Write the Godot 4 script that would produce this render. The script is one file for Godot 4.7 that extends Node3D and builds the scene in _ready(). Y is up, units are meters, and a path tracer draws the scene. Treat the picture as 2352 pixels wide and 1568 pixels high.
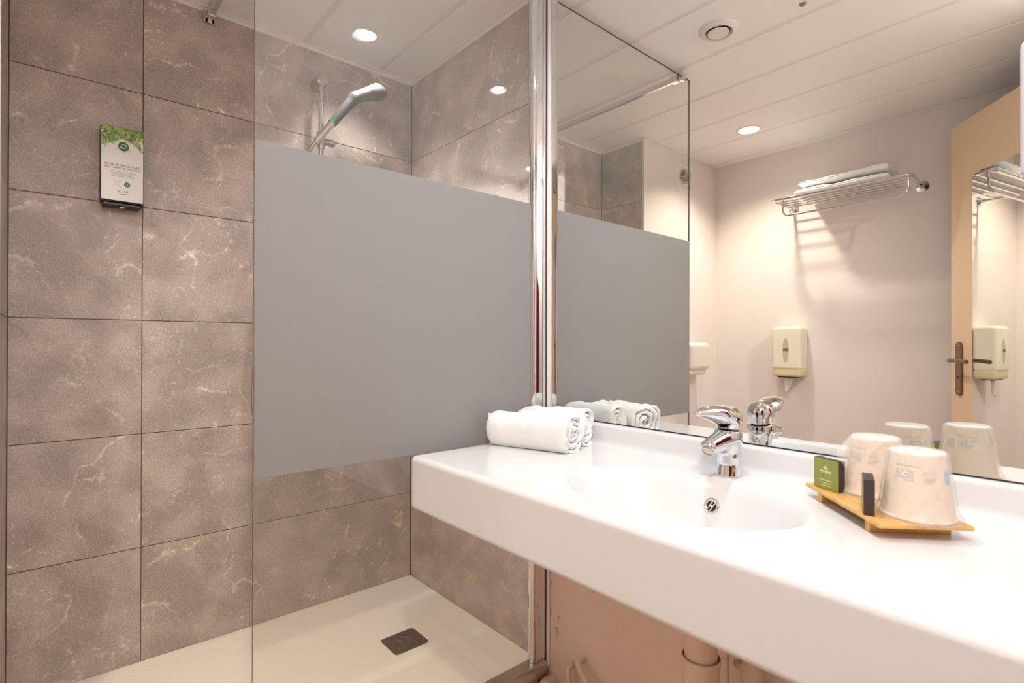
extends Node3D

# ---------------------------------------------------------------- room measures (metres, y up)
const XL := -0.7773      # tiled shower wall
const Z1 := 1.2806       # tiled end wall of the shower
const XS := -0.4758      # plastered face of the pipe shaft
const Z2 := 2.0643       # far wall with the towel rack
const YC := 2.247        # ceiling
const YT := 0.10         # shower tray
const XR := 1.62         # right wall of the vanity alcove
const XD := 1.20         # plane of the doorway
const ZD := 1.30         # return wall behind the camera
const GX := 0.05         # shower screen
const CY := 0.828        # vanity top

var M := {}
var taken := {}


# ================================================================ mesh building
class MB:
	var v := PackedVector3Array()
	var n := PackedVector3Array()
	var uv := PackedVector2Array()
	var idx := PackedInt32Array()

	func add(p: Vector3, nn: Vector3, t := Vector2.ZERO) -> int:
		v.append(p)
		n.append(nn)
		uv.append(t)
		return v.size() - 1

	func tri(a: int, b: int, c: int) -> void:
		var cr := (v[b] - v[a]).cross(v[c] - v[a])
		if cr.dot(n[a] + n[b] + n[c]) > 0.0:
			idx.append(a); idx.append(c); idx.append(b)
		else:
			idx.append(a); idx.append(b); idx.append(c)

	func quad(a: int, b: int, c: int, d: int) -> void:
		tri(a, b, c)
		tri(a, c, d)

	func mesh() -> ArrayMesh:
		var arr := []
		arr.resize(Mesh.ARRAY_MAX)
		arr[Mesh.ARRAY_VERTEX] = v
		arr[Mesh.ARRAY_NORMAL] = n
		arr[Mesh.ARRAY_TEX_UV] = uv
		arr[Mesh.ARRAY_INDEX] = idx
		var m := ArrayMesh.new()
		m.add_surface_from_arrays(Mesh.PRIMITIVE_TRIANGLES, arr)
		return m

	# rounded box around a centre
	func rbox(c: Vector3, size: Vector3, r: float, seg := 3) -> void:
		var h := size * 0.5
		r = minf(r, minf(h.x, minf(h.y, h.z)) * 0.98)
		var inn := h - Vector3(r, r, r)
		var lines := []
		for ax in 3:
			var l := PackedFloat32Array()
			for i in seg + 1:
				l.append(-inn[ax] - r * tan(PI / 4.0 * (1.0 - float(i) / seg)))
			for i in seg + 1:
				l.append(inn[ax] + r * tan(PI / 4.0 * float(i) / seg))
			lines.append(l)
		for ax in 3:
			var b := (ax + 1) % 3
			var d := (ax + 2) % 3
			for s in [-1.0, 1.0]:
				var base := v.size()
				var nb: int = lines[b].size()
				var nd: int = lines[d].size()
				for i in nb:
					for j in nd:
						var p := Vector3.ZERO
						p[ax] = s * h[ax]
						p[b] = lines[b][i]
						p[d] = lines[d][j]
						var q := p.clamp(-inn, inn)
						var nn := (p - q).normalized()
						add(c + q + nn * r, nn, Vector2(p[b], p[d]))
				for i in nb - 1:
					for j in nd - 1:
						var o := base + i * nd + j
						quad(o, o + 1, o + nd + 1, o + nd)

	# sweep a 2D profile along frames (profile in the frame's xy plane)
	func sweep(prof: PackedVector2Array, closed: bool, frames: Array, loop := false, caps := true, sharp := 35.0) -> void:
		var np := prof.size()
		var ns := np if closed else np - 1
		var sn := []
		for i in ns:
			var d: Vector2 = prof[(i + 1) % np] - prof[i]
			sn.append(Vector2(d.y, -d.x).normalized())
		if closed:
			var area := 0.0
			for i in np:
				area += prof[i].cross(prof[(i + 1) % np])
			if area < 0.0:
				for i in ns:
					sn[i] = -sn[i]
		var lim := cos(deg_to_rad(sharp))
		# each segment has two profile vertices
		var pv := []
		for i in ns:
			var a: Vector2 = sn[i]
			var b: Vector2 = sn[i]
			if closed or i > 0:
				var q: Vector2 = sn[(i - 1 + ns) % ns]
				if q.dot(sn[i]) > lim:
					a = (q + sn[i]).normalized()
			if closed or i < ns - 1:
				var q2: Vector2 = sn[(i + 1) % ns]
				if q2.dot(sn[i]) > lim:
					b = (q2 + sn[i]).normalized()
			pv.append([prof[i], a, prof[(i + 1) % np], b])
		var base := v.size()
		var nf := frames.size()
		for k in nf:
			var f: Transform3D = frames[k]
			for i in ns:
				var e: Array = pv[i]
				var n0: Vector3 = (f.basis * Vector3(e[1].x, e[1].y, 0)).normalized()
				var n1: Vector3 = (f.basis * Vector3(e[3].x, e[3].y, 0)).normalized()
				add(f * Vector3(e[0].x, e[0].y, 0), n0, Vector2(float(i) / ns, float(k) / nf))
				add(f * Vector3(e[2].x, e[2].y, 0), n1, Vector2(float(i + 1) / ns, float(k) / nf))
		var kk := nf if loop else nf - 1
		for k in kk:
			for i in ns:
				var o := base + k * ns * 2 + i * 2
				var o2 := base + ((k + 1) % nf) * ns * 2 + i * 2
				quad(o, o + 1, o2 + 1, o2)
		if caps and closed and not loop:
			var tr := Geometry2D.triangulate_polygon(prof)
			for e in [[0, -1.0], [nf - 1, 1.0]]:
				var f: Transform3D = frames[e[0]]
				var f2: Transform3D = frames[1 if e[0] == 0 else nf - 2]
				var nn: Vector3 = (f.origin - f2.origin).normalized()
				if nn.length() < 0.5:
					nn = f.basis.z.normalized() * e[1]
				var b0 := v.size()
				for p in prof:
					add(f * Vector3(p.x, p.y, 0), nn)
				for t in range(0, tr.size(), 3):
					tri(b0 + tr[t], b0 + tr[t + 1], b0 + tr[t + 2])

	func lathe(prof: PackedVector2Array, at: Transform3D, seg := 32, sharp := 35.0) -> void:
		var fr := []
		for k in seg:
			fr.append(at * Transform3D(Basis(Vector3.UP, TAU * k / seg), Vector3.ZERO))
		# orient profile normals outward (profile listed bottom to top on the +x side)
		sweep(prof, false, fr, true, false, sharp)

	func tube(path: PackedVector3Array, r, seg := 12, loop := false, caps := true) -> void:
		var fr := []
		var up := Vector3.UP
		var cnt := path.size()
		var last := Vector3.ZERO
		for i in cnt:
			var t: Vector3
			if loop:
				t = path[(i + 1) % cnt] - path[(i - 1 + cnt) % cnt]
			else:
				t = path[mini(i + 1, cnt - 1)] - path[maxi(i - 1, 0)]
			t = t.normalized()
			var x: Vector3
			if last == Vector3.ZERO:
				up = Vector3.UP if absf(t.y) < 0.9 else Vector3.RIGHT
				x = up.cross(t).normalized()
			else:
				x = (last - t * last.dot(t)).normalized()
			last = x
			var y := t.cross(x)
			var rr: float = r[i] if r is PackedFloat32Array or r is Array else r
			fr.append(Transform3D(Basis(x * rr, y * rr, t), path[i]))
		sweep(MB.circle(1.0, seg), true, fr, loop, caps, 60.0)

	static func circle(r: float, seg: int) -> PackedVector2Array:
		var a := PackedVector2Array()
		for i in seg:
			a.append(Vector2(cos(TAU * i / seg), sin(TAU * i / seg)) * r)
		return a

	# a grid of points, smooth normals
	func grid(pts: PackedVector3Array, nu: int, nv: int, wrap_u := false) -> void:
		var base := v.size()
		var tmp := PackedVector3Array()
		tmp.resize(nu * nv)
		for i in nu:
			for j in nv:
				var iu := (i + 1) % nu if wrap_u else mini(i + 1, nu - 1)
				var il := (i - 1 + nu) % nu if wrap_u else maxi(i - 1, 0)
				var du := pts[iu * nv + j] - pts[il * nv + j]
				var dv := pts[i * nv + mini(j + 1, nv - 1)] - pts[i * nv + maxi(j - 1, 0)]
				add(pts[i * nv + j], du.cross(dv).normalized(), Vector2(float(i) / (nu - 1), float(j) / (nv - 1)))
		for i in (nu if wrap_u else nu - 1):
			for j in nv - 1:
				var a := base + i * nv + j
				var b := base + ((i + 1) % nu) * nv + j
				quad(a, a + 1, b + 1, b)


func spline(pts: Array, per := 6) -> PackedVector3Array:
	var out := PackedVector3Array()
	var c := pts.size()
	for i in c - 1:
		var p0: Vector3 = pts[maxi(i - 1, 0)]
		var p1: Vector3 = pts[i]
		var p2: Vector3 = pts[i + 1]
		var p3: Vector3 = pts[mini(i + 2, c - 1)]
		for k in per:
			out.append(p1.cubic_interpolate(p2, p0, p3, float(k) / per))
	out.append(pts[c - 1])
	return out


# path with rounded corners
func bent(pts: Array, r: float, seg := 6, loop := false) -> PackedVector3Array:
	var out := PackedVector3Array()
	var c := pts.size()
	for i in c:
		if not loop and (i == 0 or i == c - 1):
			out.append(pts[i])
			continue
		var p: Vector3 = pts[i]
		var a: Vector3 = (pts[(i - 1 + c) % c] - p)
		var b: Vector3 = (pts[(i + 1) % c] - p)
		var rr := minf(r, minf(a.length(), b.length()) * 0.49)
		var pa := p + a.normalized() * rr
		var pb := p + b.normalized() * rr
		for k in seg + 1:
			var t := float(k) / seg
			out.append(pa.lerp(p, t).lerp(p.lerp(pb, t), t))
	return out


# surface nets of a signed distance function
func nets(fn: Callable, lo: Vector3, hi: Vector3, cell: float) -> MB:
	var mb := MB.new()
	var nx := int(ceil((hi.x - lo.x) / cell)) + 1
	var ny := int(ceil((hi.y - lo.y) / cell)) + 1
	var nz := int(ceil((hi.z - lo.z) / cell)) + 1
	var d := PackedFloat32Array()
	d.resize(nx * ny * nz)
	var k := 0
	for i in nx:
		for j in ny:
			for l in nz:
				d[k] = fn.call(lo + Vector3(i, j, l) * cell)
				k += 1
	var vid := PackedInt32Array()
	vid.resize(nx * ny * nz)
	vid.fill(-1)
	var sx := ny * nz
	var sy := nz
	var offs := [0, sx, sy, sx + sy, 1, sx + 1, sy + 1, sx + sy + 1]
	var cor := [Vector3(0, 0, 0), Vector3(1, 0, 0), Vector3(0, 1, 0), Vector3(1, 1, 0), Vector3(0, 0, 1), Vector3(1, 0, 1), Vector3(0, 1, 1), Vector3(1, 1, 1)]
	var eds := [[0, 1], [2, 3], [4, 5], [6, 7], [0, 2], [1, 3], [4, 6], [5, 7], [0, 4], [1, 5], [2, 6], [3, 7]]
	for i in nx - 1:
		for j in ny - 1:
			for l in nz - 1:
				var o := i * sx + j * sy + l
				var neg := 0
				for q in 8:
					if d[o + offs[q]] < 0.0:
						neg += 1
				if neg == 0 or neg == 8:
					continue
				var s := Vector3.ZERO
				var c := 0
				for e in eds:
					var da: float = d[o + offs[e[0]]]
					var db: float = d[o + offs[e[1]]]
					if (da < 0.0) != (db < 0.0):
						s += cor[e[0]].lerp(cor[e[1]], da / (da - db))
						c += 1
				var p := lo + (Vector3(i, j, l) + s / c) * cell
				var h := cell * 0.3
				var f0: float = fn.call(p)
				var g := Vector3(fn.call(p + Vector3(h, 0, 0)) - f0, fn.call(p + Vector3(0, h, 0)) - f0, fn.call(p + Vector3(0, 0, h)) - f0).normalized()
				p -= g * f0
				vid[o] = mb.add(p, g)
	for i in range(1, nx - 1):
		for j in range(1, ny - 1):
			for l in range(1, nz - 1):
				var o := i * sx + j * sy + l
				var a := d[o] < 0.0
				if a != (d[o + sx] < 0.0):
					mb.quad(vid[o], vid[o - sy], vid[o - sy - 1], vid[o - 1])
				if a != (d[o + sy] < 0.0):
					mb.quad(vid[o], vid[o - sx], vid[o - sx - 1], vid[o - 1])
				if a != (d[o + 1] < 0.0):
					mb.quad(vid[o], vid[o - sx], vid[o - sx - sy], vid[o - sy])
	return mb


static func smin(a: float, b: float, k: float) -> float:
	var h := clampf(0.5 + 0.5 * (b - a) / k, 0.0, 1.0)
	return lerpf(b, a, h) - k * h * (1.0 - h)


static func cone(p: Vector3, a: Vector3, b: Vector3, ra: float, rb: float) -> float:
	var ab := b - a
	var t := clampf((p - a).dot(ab) / ab.length_squared(), 0.0, 1.0)
	return (p - a - ab * t).length() - lerpf(ra, rb, t)


static func ellip(p: Vector3, c: Vector3, r: Vector3) -> float:
	var q := (p - c) / r
	var k0 := q.length()
	var k1 := (q / r).length()
	return k0 * (k0 - 1.0) / maxf(k1, 1e-6)


# ================================================================ nodes
func numbered(called: String) -> String:
	if not taken.has(called):
		taken[called] = 0
		return called
	taken[called] += 1
	return "%s_%03d" % [called, taken[called]]


func thing(called: String, label: String, category: String, at := Vector3.ZERO, turn := 0.0, group := "") -> Node3D:
	var o := Node3D.new()
	o.name = numbered(called)
	add_child(o)
	o.position = at
	o.rotation.y = turn
	o.set_meta("label", label)
	o.set_meta("category", category)
	if group:
		o.set_meta("group", group)
	return o


func setting(called: String, label := "") -> Node3D:
	var o := Node3D.new()
	o.name = called
	add_child(o)
	o.set_meta("kind", "structure")
	if label:
		o.set_meta("label", label)
	return o


func part(called: String, m, mat: Material, parent: Node, at := Vector3.ZERO, turn := Basis.IDENTITY) -> MeshInstance3D:
	var o := MeshInstance3D.new()
	o.mesh = m.mesh() if m is MB else m
	o.material_override = mat
	o.name = called
	parent.add_child(o, true)
	o.transform = Transform3D(turn, at)
	return o


func box(called: String, lo: Vector3, hi: Vector3, mat: Material, parent: Node, r := 0.0) -> MeshInstance3D:
	if r > 0.0:
		var b := MB.new()
		b.rbox(Vector3.ZERO, hi - lo, r)
		return part(called, b, mat, parent, (lo + hi) / 2)
	var bm := BoxMesh.new()
	bm.size = hi - lo
	return part(called, bm, mat, parent, (lo + hi) / 2)


func words(text: String, height: float, mat: Material, parent: Node, at: Vector3, turn := Basis.IDENTITY, called := "lettering", bold := false, wide := 1.0) -> MeshInstance3D:
	var t := TextMesh.new()
	var f := SystemFont.new()
	f.font_names = PackedStringArray(["Droid Sans"])
	if bold:
		f.font_weight = 700
	t.font = f
	t.font_size = 48
	t.pixel_size = height / 48.0 * 1.37
	t.depth = 0.0003
	t.text = text
	t.curve_step = 1.5
	var o := part(called, t, mat, parent, at, turn.scaled_local(Vector3(wide, 1, 1)))
	return o


# ================================================================ materials
func mat(c: Color, rough := 0.5, metal := 0.0, spec := 0.5) -> StandardMaterial3D:
	var m := StandardMaterial3D.new()
	m.albedo_color = c
	m.roughness = rough
	m.metallic = metal
	m.metallic_specular = spec
	return m


func s8(r: int, g: int, b: int) -> Color:
	return Color(r / 255.0, g / 255.0, b / 255.0)


func noise(seed_: int, freq: float, oct := 4, kind := FastNoiseLite.FRACTAL_FBM, warp := 0.0) -> FastNoiseLite:
	var n := FastNoiseLite.new()
	n.seed = seed_
	n.noise_type = FastNoiseLite.TYPE_SIMPLEX_SMOOTH
	n.frequency = freq
	n.fractal_type = kind
	n.fractal_octaves = oct
	if warp > 0.0:
		n.domain_warp_enabled = true
		n.domain_warp_amplitude = warp
		n.domain_warp_frequency = freq * 1.3
		n.domain_warp_fractal_octaves = 4
	return n


func nbytes(n: FastNoiseLite, w: int, h: int) -> PackedByteArray:
	var im := n.get_image(w, h, false, false, true)
	im.convert(Image.FORMAT_L8)
	return im.get_data()


# grey-brown limestone look: clouds, pale veins that come and go, pale flecks, fine dark cracks
func stone_texture(sd: int, w: int, h: int, veins: float) -> Array:
	var a := nbytes(noise(sd, 0.0048, 5, FastNoiseLite.FRACTAL_FBM, 70.0), w, h)
	var b2 := nbytes(noise(sd + 17, 0.0060, 3, FastNoiseLite.FRACTAL_RIDGED, 60.0), w, h)
	var c := nbytes(noise(sd + 23, 0.15, 4), w, h)
	var dm := nbytes(noise(sd + 31, 0.0042, 2, FastNoiseLite.FRACTAL_FBM, 40.0), w, h)
	var e := nbytes(noise(sd + 41, 0.0011, 2, FastNoiseLite.FRACTAL_FBM, 110.0), w, h)
	var fl := nbytes(noise(sd + 53, 0.060, 2), w, h)
	var v1 := nbytes(noise(sd + 61, 0.0016, 3, FastNoiseLite.FRACTAL_FBM, 90.0), w, h)
	var v2 := nbytes(noise(sd + 67, 0.0026, 4, FastNoiseLite.FRACTAL_FBM, 70.0), w, h)
	var thick := nbytes(noise(sd + 71, 0.010, 3), w, h)
	var la := PackedFloat32Array()
	var lb2 := PackedFloat32Array()
	var lc := PackedFloat32Array()
	var ld := PackedFloat32Array()
	var le := PackedFloat32Array()
	var lf := PackedFloat32Array()
	for i in 256:
		var t := i / 255.0
		la.append((smoothstep(0.1, 0.9, t) - 0.5) * 26.0)
		lb2.append(smoothstep(0.74, 0.96, t) * 46.0 * veins)
		lc.append((t - 0.5) * 44.0)
		ld.append(smoothstep(0.52, 0.74, t))
		le.append(smoothstep(0.0045, 0.0, absf(t - 0.46)) * -15.0)
		lf.append(smoothstep(0.72, 0.88, t) * 32.0 - smoothstep(0.22, 0.08, t) * 22.0)
	var out := PackedByteArray()
	out.resize(w * h * 3)
	var rg := PackedByteArray()
	rg.resize(w * h)
	var k := 0
	for i in w * h:
		var m := ld[dm[i]]
		# long veins: thin level lines whose width and strength vary
		var tk := thick[i] / 255.0
		var wd := 1.2 + 4.6 * tk * tk
		var q1 := maxf(0.0, 1.0 - absf(v1[i] - 132.0) / wd)
		var q2 := maxf(0.0, 1.0 - absf(v2[i] - 112.0) / (wd * 0.7))
		var ve := (q1 * 70.0 * tk + q2 * 52.0 * (1.0 - tk) * (1.0 - 0.6 * m)) * veins + lb2[b2[i]] * m
		var g := la[a[i]] + lc[c[i]] + lf[fl[i]] * (0.5 + 0.5 * m) + le[e[i]]
		var tint := la[a[i]] * 0.07
		out[k] = clampi(int(186.0 + g + ve * 1.02 + tint), 0, 255)
		out[k + 1] = clampi(int(173.0 + g * 0.96 + ve), 0, 255)
		out[k + 2] = clampi(int(164.0 + g * 0.92 + ve * 0.97 - tint), 0, 255)
		rg[i] = clampi(int(126.0 + g * 0.8), 0, 255)
		k += 3
	var im := Image.create_from_data(w, h, false, Image.FORMAT_RGB8, out)
	var ir := Image.create_from_data(w, h, false, Image.FORMAT_L8, rg)
	return [ImageTexture.create_from_image(im), ImageTexture.create_from_image(ir)]


func lined_height() -> ImageTexture:
	# wallpaper: fine horizontal threads with irregular breaks
	var w := 512
	var im := Image.create(w, w, false, Image.FORMAT_L8)
	var n := noise(5, 0.02, 3)
	var n2 := noise(9, 0.2, 2)
	for y in w:
		for x in w:
			var t := 0.5 + 0.32 * sin(TAU * y / 8.0 + 1.5 * n.get_noise_2d(x, y * 3)) + 0.3 * n2.get_noise_2d(x * 0.6, y * 2.0)
			im.set_pixel(x, y, Color(t, t, t))
	return ImageTexture.create_from_image(im)


func noise_tex(sd: int, freq: float, c0: Color, c1: Color, size := 512, oct := 4, normal := false, strength := 2.0) -> NoiseTexture2D:
	var t := NoiseTexture2D.new()
	t.width = size
	t.height = size
	t.seamless = true
	t.noise = noise(sd, freq, oct)
	if normal:
		t.as_normal_map = true
		t.bump_strength = strength
	else:
		var g := Gradient.new()
		g.set_color(0, c0)
		g.set_color(1, c1)
		t.color_ramp = g
	return t


func triplanar(m: StandardMaterial3D, scale: float, world := true) -> StandardMaterial3D:
	m.uv1_triplanar = true
	m.uv1_world_triplanar = world
	m.uv1_scale = Vector3.ONE * scale
	return m


func make_materials() -> void:
	for i in 7:
		var tx := stone_texture(100 + i * 37, 1320, 400, [0.75, 1.0, 0.5, 0.9, 0.7, 0.6, 0.95][i])
		var m := mat(Color.WHITE, 1.0)
		m.albedo_texture = tx[0]
		m.roughness_texture = tx[1]
		m.roughness = 0.95
		m.metallic_specular = 0.42
		M["stone%d" % i] = m
	M.grout = mat(s8(112, 96, 87), 0.9)
	var wp := mat(s8(240, 230, 227), 0.75, 0.0, 0.35)
	wp.heightmap_enabled = true
	wp.heightmap_texture = lined_height()
	wp.heightmap_scale = 0.035
	M.wallpaper = triplanar(wp, 4.5)
	var wp2 := mat(s8(246, 221, 208), 0.7, 0.0, 0.35)  # same wallpaper, with warm bounce light from the floor put into its colour
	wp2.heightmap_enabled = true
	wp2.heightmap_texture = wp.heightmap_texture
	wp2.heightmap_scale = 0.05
	M.wallpaper_bounce_tint = triplanar(wp2, 4.5)
	M.blue_paint = mat(s8(120, 134, 164), 0.8)
	M.plaster = mat(s8(236, 224, 214), 0.6)
	M.ceiling = mat(s8(250, 249, 248), 0.45)
	M.ceiling_gap = mat(s8(240, 236, 231), 0.6)
	M.white_trim = mat(s8(240, 234, 228), 0.4)
	M.white_gloss = mat(s8(244, 243, 242), 0.12)
	M.solid_white = mat(s8(223, 223, 225), 0.16, 0.0, 0.5)
	M.chrome = mat(s8(226, 226, 228), 0.035, 1.0)
	M.chrome_soft = mat(s8(205, 198, 192), 0.16, 1.0)
	M.mirror = mat(s8(244, 245, 241), 0.0, 1.0)
	M.mirror_edge = mat(s8(52, 50, 50), 0.4, 0.3)
	var gl := mat(Color(0.93, 0.97, 0.95, 0.03), 0.0)
	gl.transparency = BaseMaterial3D.TRANSPARENCY_ALPHA
	M.glass = gl
	M.glass_edge = mat(s8(104, 106, 98), 0.2)
	var fr := mat(s8(158, 157, 158), 0.6, 0.0, 0.25)
	fr.backlight_enabled = true
	fr.backlight = Color(0.85, 0.85, 0.84)
	M.frost = fr
	M.tray = mat(s8(240, 231, 216), 0.5, 0.0, 0.4)
	M.tray.heightmap_enabled = true
	M.tray.heightmap_texture = noise_tex(71, 0.03, Color.BLACK, Color.WHITE, 512, 4)
	M.tray.heightmap_scale = 0.05
	triplanar(M.tray, 6.0)
	M.steel = mat(s8(120, 104, 92), 0.35, 0.9)
	M.steel.albedo_texture = noise_tex(77, 0.05, Color(0.82, 0.82, 0.82), Color.WHITE, 256, 3)
	triplanar(M.steel, 12.0)
	M.dark = mat(s8(18, 16, 15), 0.7)
	M.black_plastic = mat(s8(24, 23, 24), 0.35)
	M.grey_plastic = mat(s8(88, 89, 92), 0.5)
	M.green_ring = mat(s8(20, 150, 105), 0.4)
	M.card = mat(s8(222, 216, 214), 0.3)
	M.ink = mat(s8(110, 104, 106), 0.6)
	M.ink_green = mat(s8(140, 186, 60), 0.6)
	M.eco_green = mat(s8(44, 140, 92), 0.6)
	M.silicone = mat(s8(120, 88, 72), 0.6)
	M.floor = mat(s8(220, 192, 166), 0.55)
	M.floor.albedo_texture = noise_tex(81, 0.012, Color(0.86, 0.84, 0.82), Color.WHITE, 512, 5)
	triplanar(M.floor, 1.6)
	M.door = mat(s8(226, 199, 166), 0.35)
	M.door_metal = mat(s8(140, 116, 98), 0.32, 0.85)
	M.cream_plastic = mat(s8(240, 234, 216), 0.25)
	M.beige_plastic = mat(s8(226, 212, 170), 0.3)
	M.window_plastic = mat(s8(206, 192, 164), 0.2)
	M.navy = mat(s8(28, 34, 96), 0.4)
	M.tissue = mat(s8(246, 240, 232), 0.9)
	M.tissue.backlight_enabled = true
	M.tissue.backlight = Color(0.6, 0.58, 0.55)
	var tw := mat(s8(244, 243, 242), 0.95, 0.0, 0.2)
	tw.rim_enabled = true
	tw.rim = 0.5
	tw.heightmap_enabled = true
	tw.heightmap_texture = noise_tex(91, 0.12, Color.BLACK, Color.WHITE, 512, 3)
	tw.heightmap_scale = 0.12
	M.towel = triplanar(tw, 7.0)
	var maroon := mat(s8(112, 22, 36), 0.95, 0.0, 0.2)
	maroon.heightmap_enabled = true
	maroon.heightmap_texture = tw.heightmap_texture
	maroon.heightmap_scale = 0.12
	M.maroon = triplanar(maroon, 7.0)
	M.pipe = mat(s8(232, 206, 184), 0.35)  # orange light under the counter is put into this peach colour
	M.pipe_gap = mat(s8(150, 104, 70), 0.7)
	var bam := mat(Color.WHITE, 0.45)
	bam.albedo_texture = bamboo()
	M.bamboo = triplanar(bam, 4.0, false)
	M.soap_green = mat(s8(140, 150, 66), 0.55)
	M.soap_brown = mat(s8(58, 44, 46), 0.55)
	M.soap_print = mat(s8(214, 214, 176), 0.6)
	M.lamp = mat(Color.WHITE, 0.5)


func bamboo() -> ImageTexture:
	var w := 512
	var im := Image.create(w, w, false, Image.FORMAT_RGB8)
	var n := noise(61, 0.01, 4)
	var n2 := noise(62, 0.09, 3)
	var rng := RandomNumberGenerator.new()
	rng.seed = 4
	var strip := []
	for i in 32:
		strip.append(rng.randf_range(-0.06, 0.06))
	for y in w:
		for x in w:
			var s: float = strip[y / 24 % 32]
			var t := s + 0.10 * n2.get_noise_2d(x * 0.12, y * 2.0) + 0.08 * n.get_noise_2d(x * 0.4, y)
			if y % 24 == 0:
				t -= 0.05
			im.set_pixel(x, y, Color(0.86 + t, 0.66 + t, 0.38 + t * 0.8))
	return ImageTexture.create_from_image(im)


# ================================================================ run
func _ready() -> void:
	setup_view()
	make_materials()
	build_shell()
	build_shower()
	build_vanity()
	build_far_side()
	build_counter_things()
	build_below_counter()


func setup_view() -> void:
	var cam := Camera3D.new()
	cam.name = "camera"
	add_child(cam)
	var yaw := 0.8608
	var pit := 0.0035
	var rol := 0.0022
	var fw := Vector3(-sin(yaw), 0, -cos(yaw))
	var rt := Vector3(cos(yaw), 0, -sin(yaw))
	var f2 := fw * cos(pit) + Vector3.UP * sin(pit)
	var u2 := Vector3.UP * cos(pit) - fw * sin(pit)
	var r3 := rt * cos(rol) + u2 * sin(rol)
	var u3 := u2 * cos(rol) - rt * sin(rol)
	cam.transform = Transform3D(Basis(r3, u3, -f2), Vector3(1.2659, 1.1099, 1.1755))
	cam.fov = rad_to_deg(2.0 * atan(784.0 / 1217.76))
	cam.near = 0.02
	cam.far = 40.0
	var at := CameraAttributesPhysical.new()
	at.frustum_focal_length = 24.0 * 1217.76 / 1568.0
	at.frustum_near = 0.02
	at.frustum_far = 40.0
	at.exposure_aperture = 5.6
	at.frustum_focus_distance = 2.0
	cam.attributes = at
	cam.current = true
	var we := WorldEnvironment.new()
	we.name = "environment"
	var e := Environment.new()
	e.background_mode = Environment.BG_COLOR
	e.background_color = Color(0.02, 0.018, 0.016)
	e.tonemap_mode = Environment.TONE_MAPPER_LINEAR
	e.tonemap_exposure = 1.19
	e.sdfgi_enabled = true
	e.ssao_enabled = true
	e.ssil_enabled = true
	we.environment = e
	add_child(we)
	# the three recessed lamps of the room, then an added unseen fill lamp
	LAMPS = [
		{"at": Vector3(-0.566, YC, 0.310), "r": 0.034, "a": 48.0, "b": 1.0, "e": 0.6, "k": 0.8, "c": Color(1.0, 0.98, 0.96), "label": "small recessed ceiling spotlight above the shower"},
		{"at": Vector3(0.677, YC, 0.323), "r": 0.034, "a": 84.0, "b": 0.4, "e": 0.58, "k": 0.7, "c": Color(0.93, 0.97, 1.0), "label": "small recessed ceiling spotlight above the washbasin counter"},
		{"at": Vector3(-0.049, YC, 1.611), "r": 0.052, "a": 64.0, "b": 0.7, "e": 1.0, "k": 0.6, "c": Color(1.0, 0.955, 0.88), "label": "warm round ceiling downlight near the towel rack, seen in the mirror"},
		{"at": Vector3(1.36, YC, 1.17), "r": 0.045, "a": 84.0, "b": 0.4, "e": 2.0, "k": 1.0, "c": Color(1.0, 0.98, 0.95), "label": "added ceiling fill light near the right wall, out of frame"},
	]

var LAMPS := []


func downlight(d: Dictionary) -> void:
	var r: float = d.r
	var t := thing("ceiling_downlight", d.label, "downlight", d.at, 0.0, "recessed ceiling downlights")
	var ring := MB.new()
	ring.lathe(PackedVector2Array([Vector2(r, 0.0), Vector2(r, -0.003), Vector2(r + 0.003, -0.0045), Vector2(r + 0.008, -0.003), Vector2(r + 0.010, 0.0)]), Transform3D.IDENTITY, 40)
	part("trim_ring", ring, M.white_trim, t)
	var cup := MB.new()
	var deep := 0.03
	cup.lathe(PackedVector2Array([Vector2(r, -0.001), Vector2(r * 0.96, deep * 0.4), Vector2(r * 0.72, deep)]), Transform3D.IDENTITY, 40, 60.0)
	part("reflector", cup, M.white_gloss, t)
	var lens := MB.new()
	lens.lathe(PackedVector2Array([Vector2(0.0, deep - 0.004), Vector2(r * 0.5, deep - 0.003), Vector2(r * 0.74, deep)]), Transform3D.IDENTITY, 40, 60.0)
	var lm := mat(Color.WHITE, 0.4)
	lm.emission_enabled = true
	lm.emission = d.c
	lm.emission_energy_multiplier = 6.0
	part("lamp_lens", lens, lm, t)
	var s := SpotLight3D.new()
	s.name = "lamp_light"
	t.add_child(s)
	s.position = Vector3(0, deep - 0.012, 0)
	s.rotation.x = -PI / 2
	s.spot_angle = d.a
	s.spot_angle_attenuation = d.b
	s.spot_range = 8.0
	s.spot_attenuation = 2.0
	s.light_energy = d.e
	s.light_color = d.c
	s.light_size = r * d.k
	s.shadow_enabled = true


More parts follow.
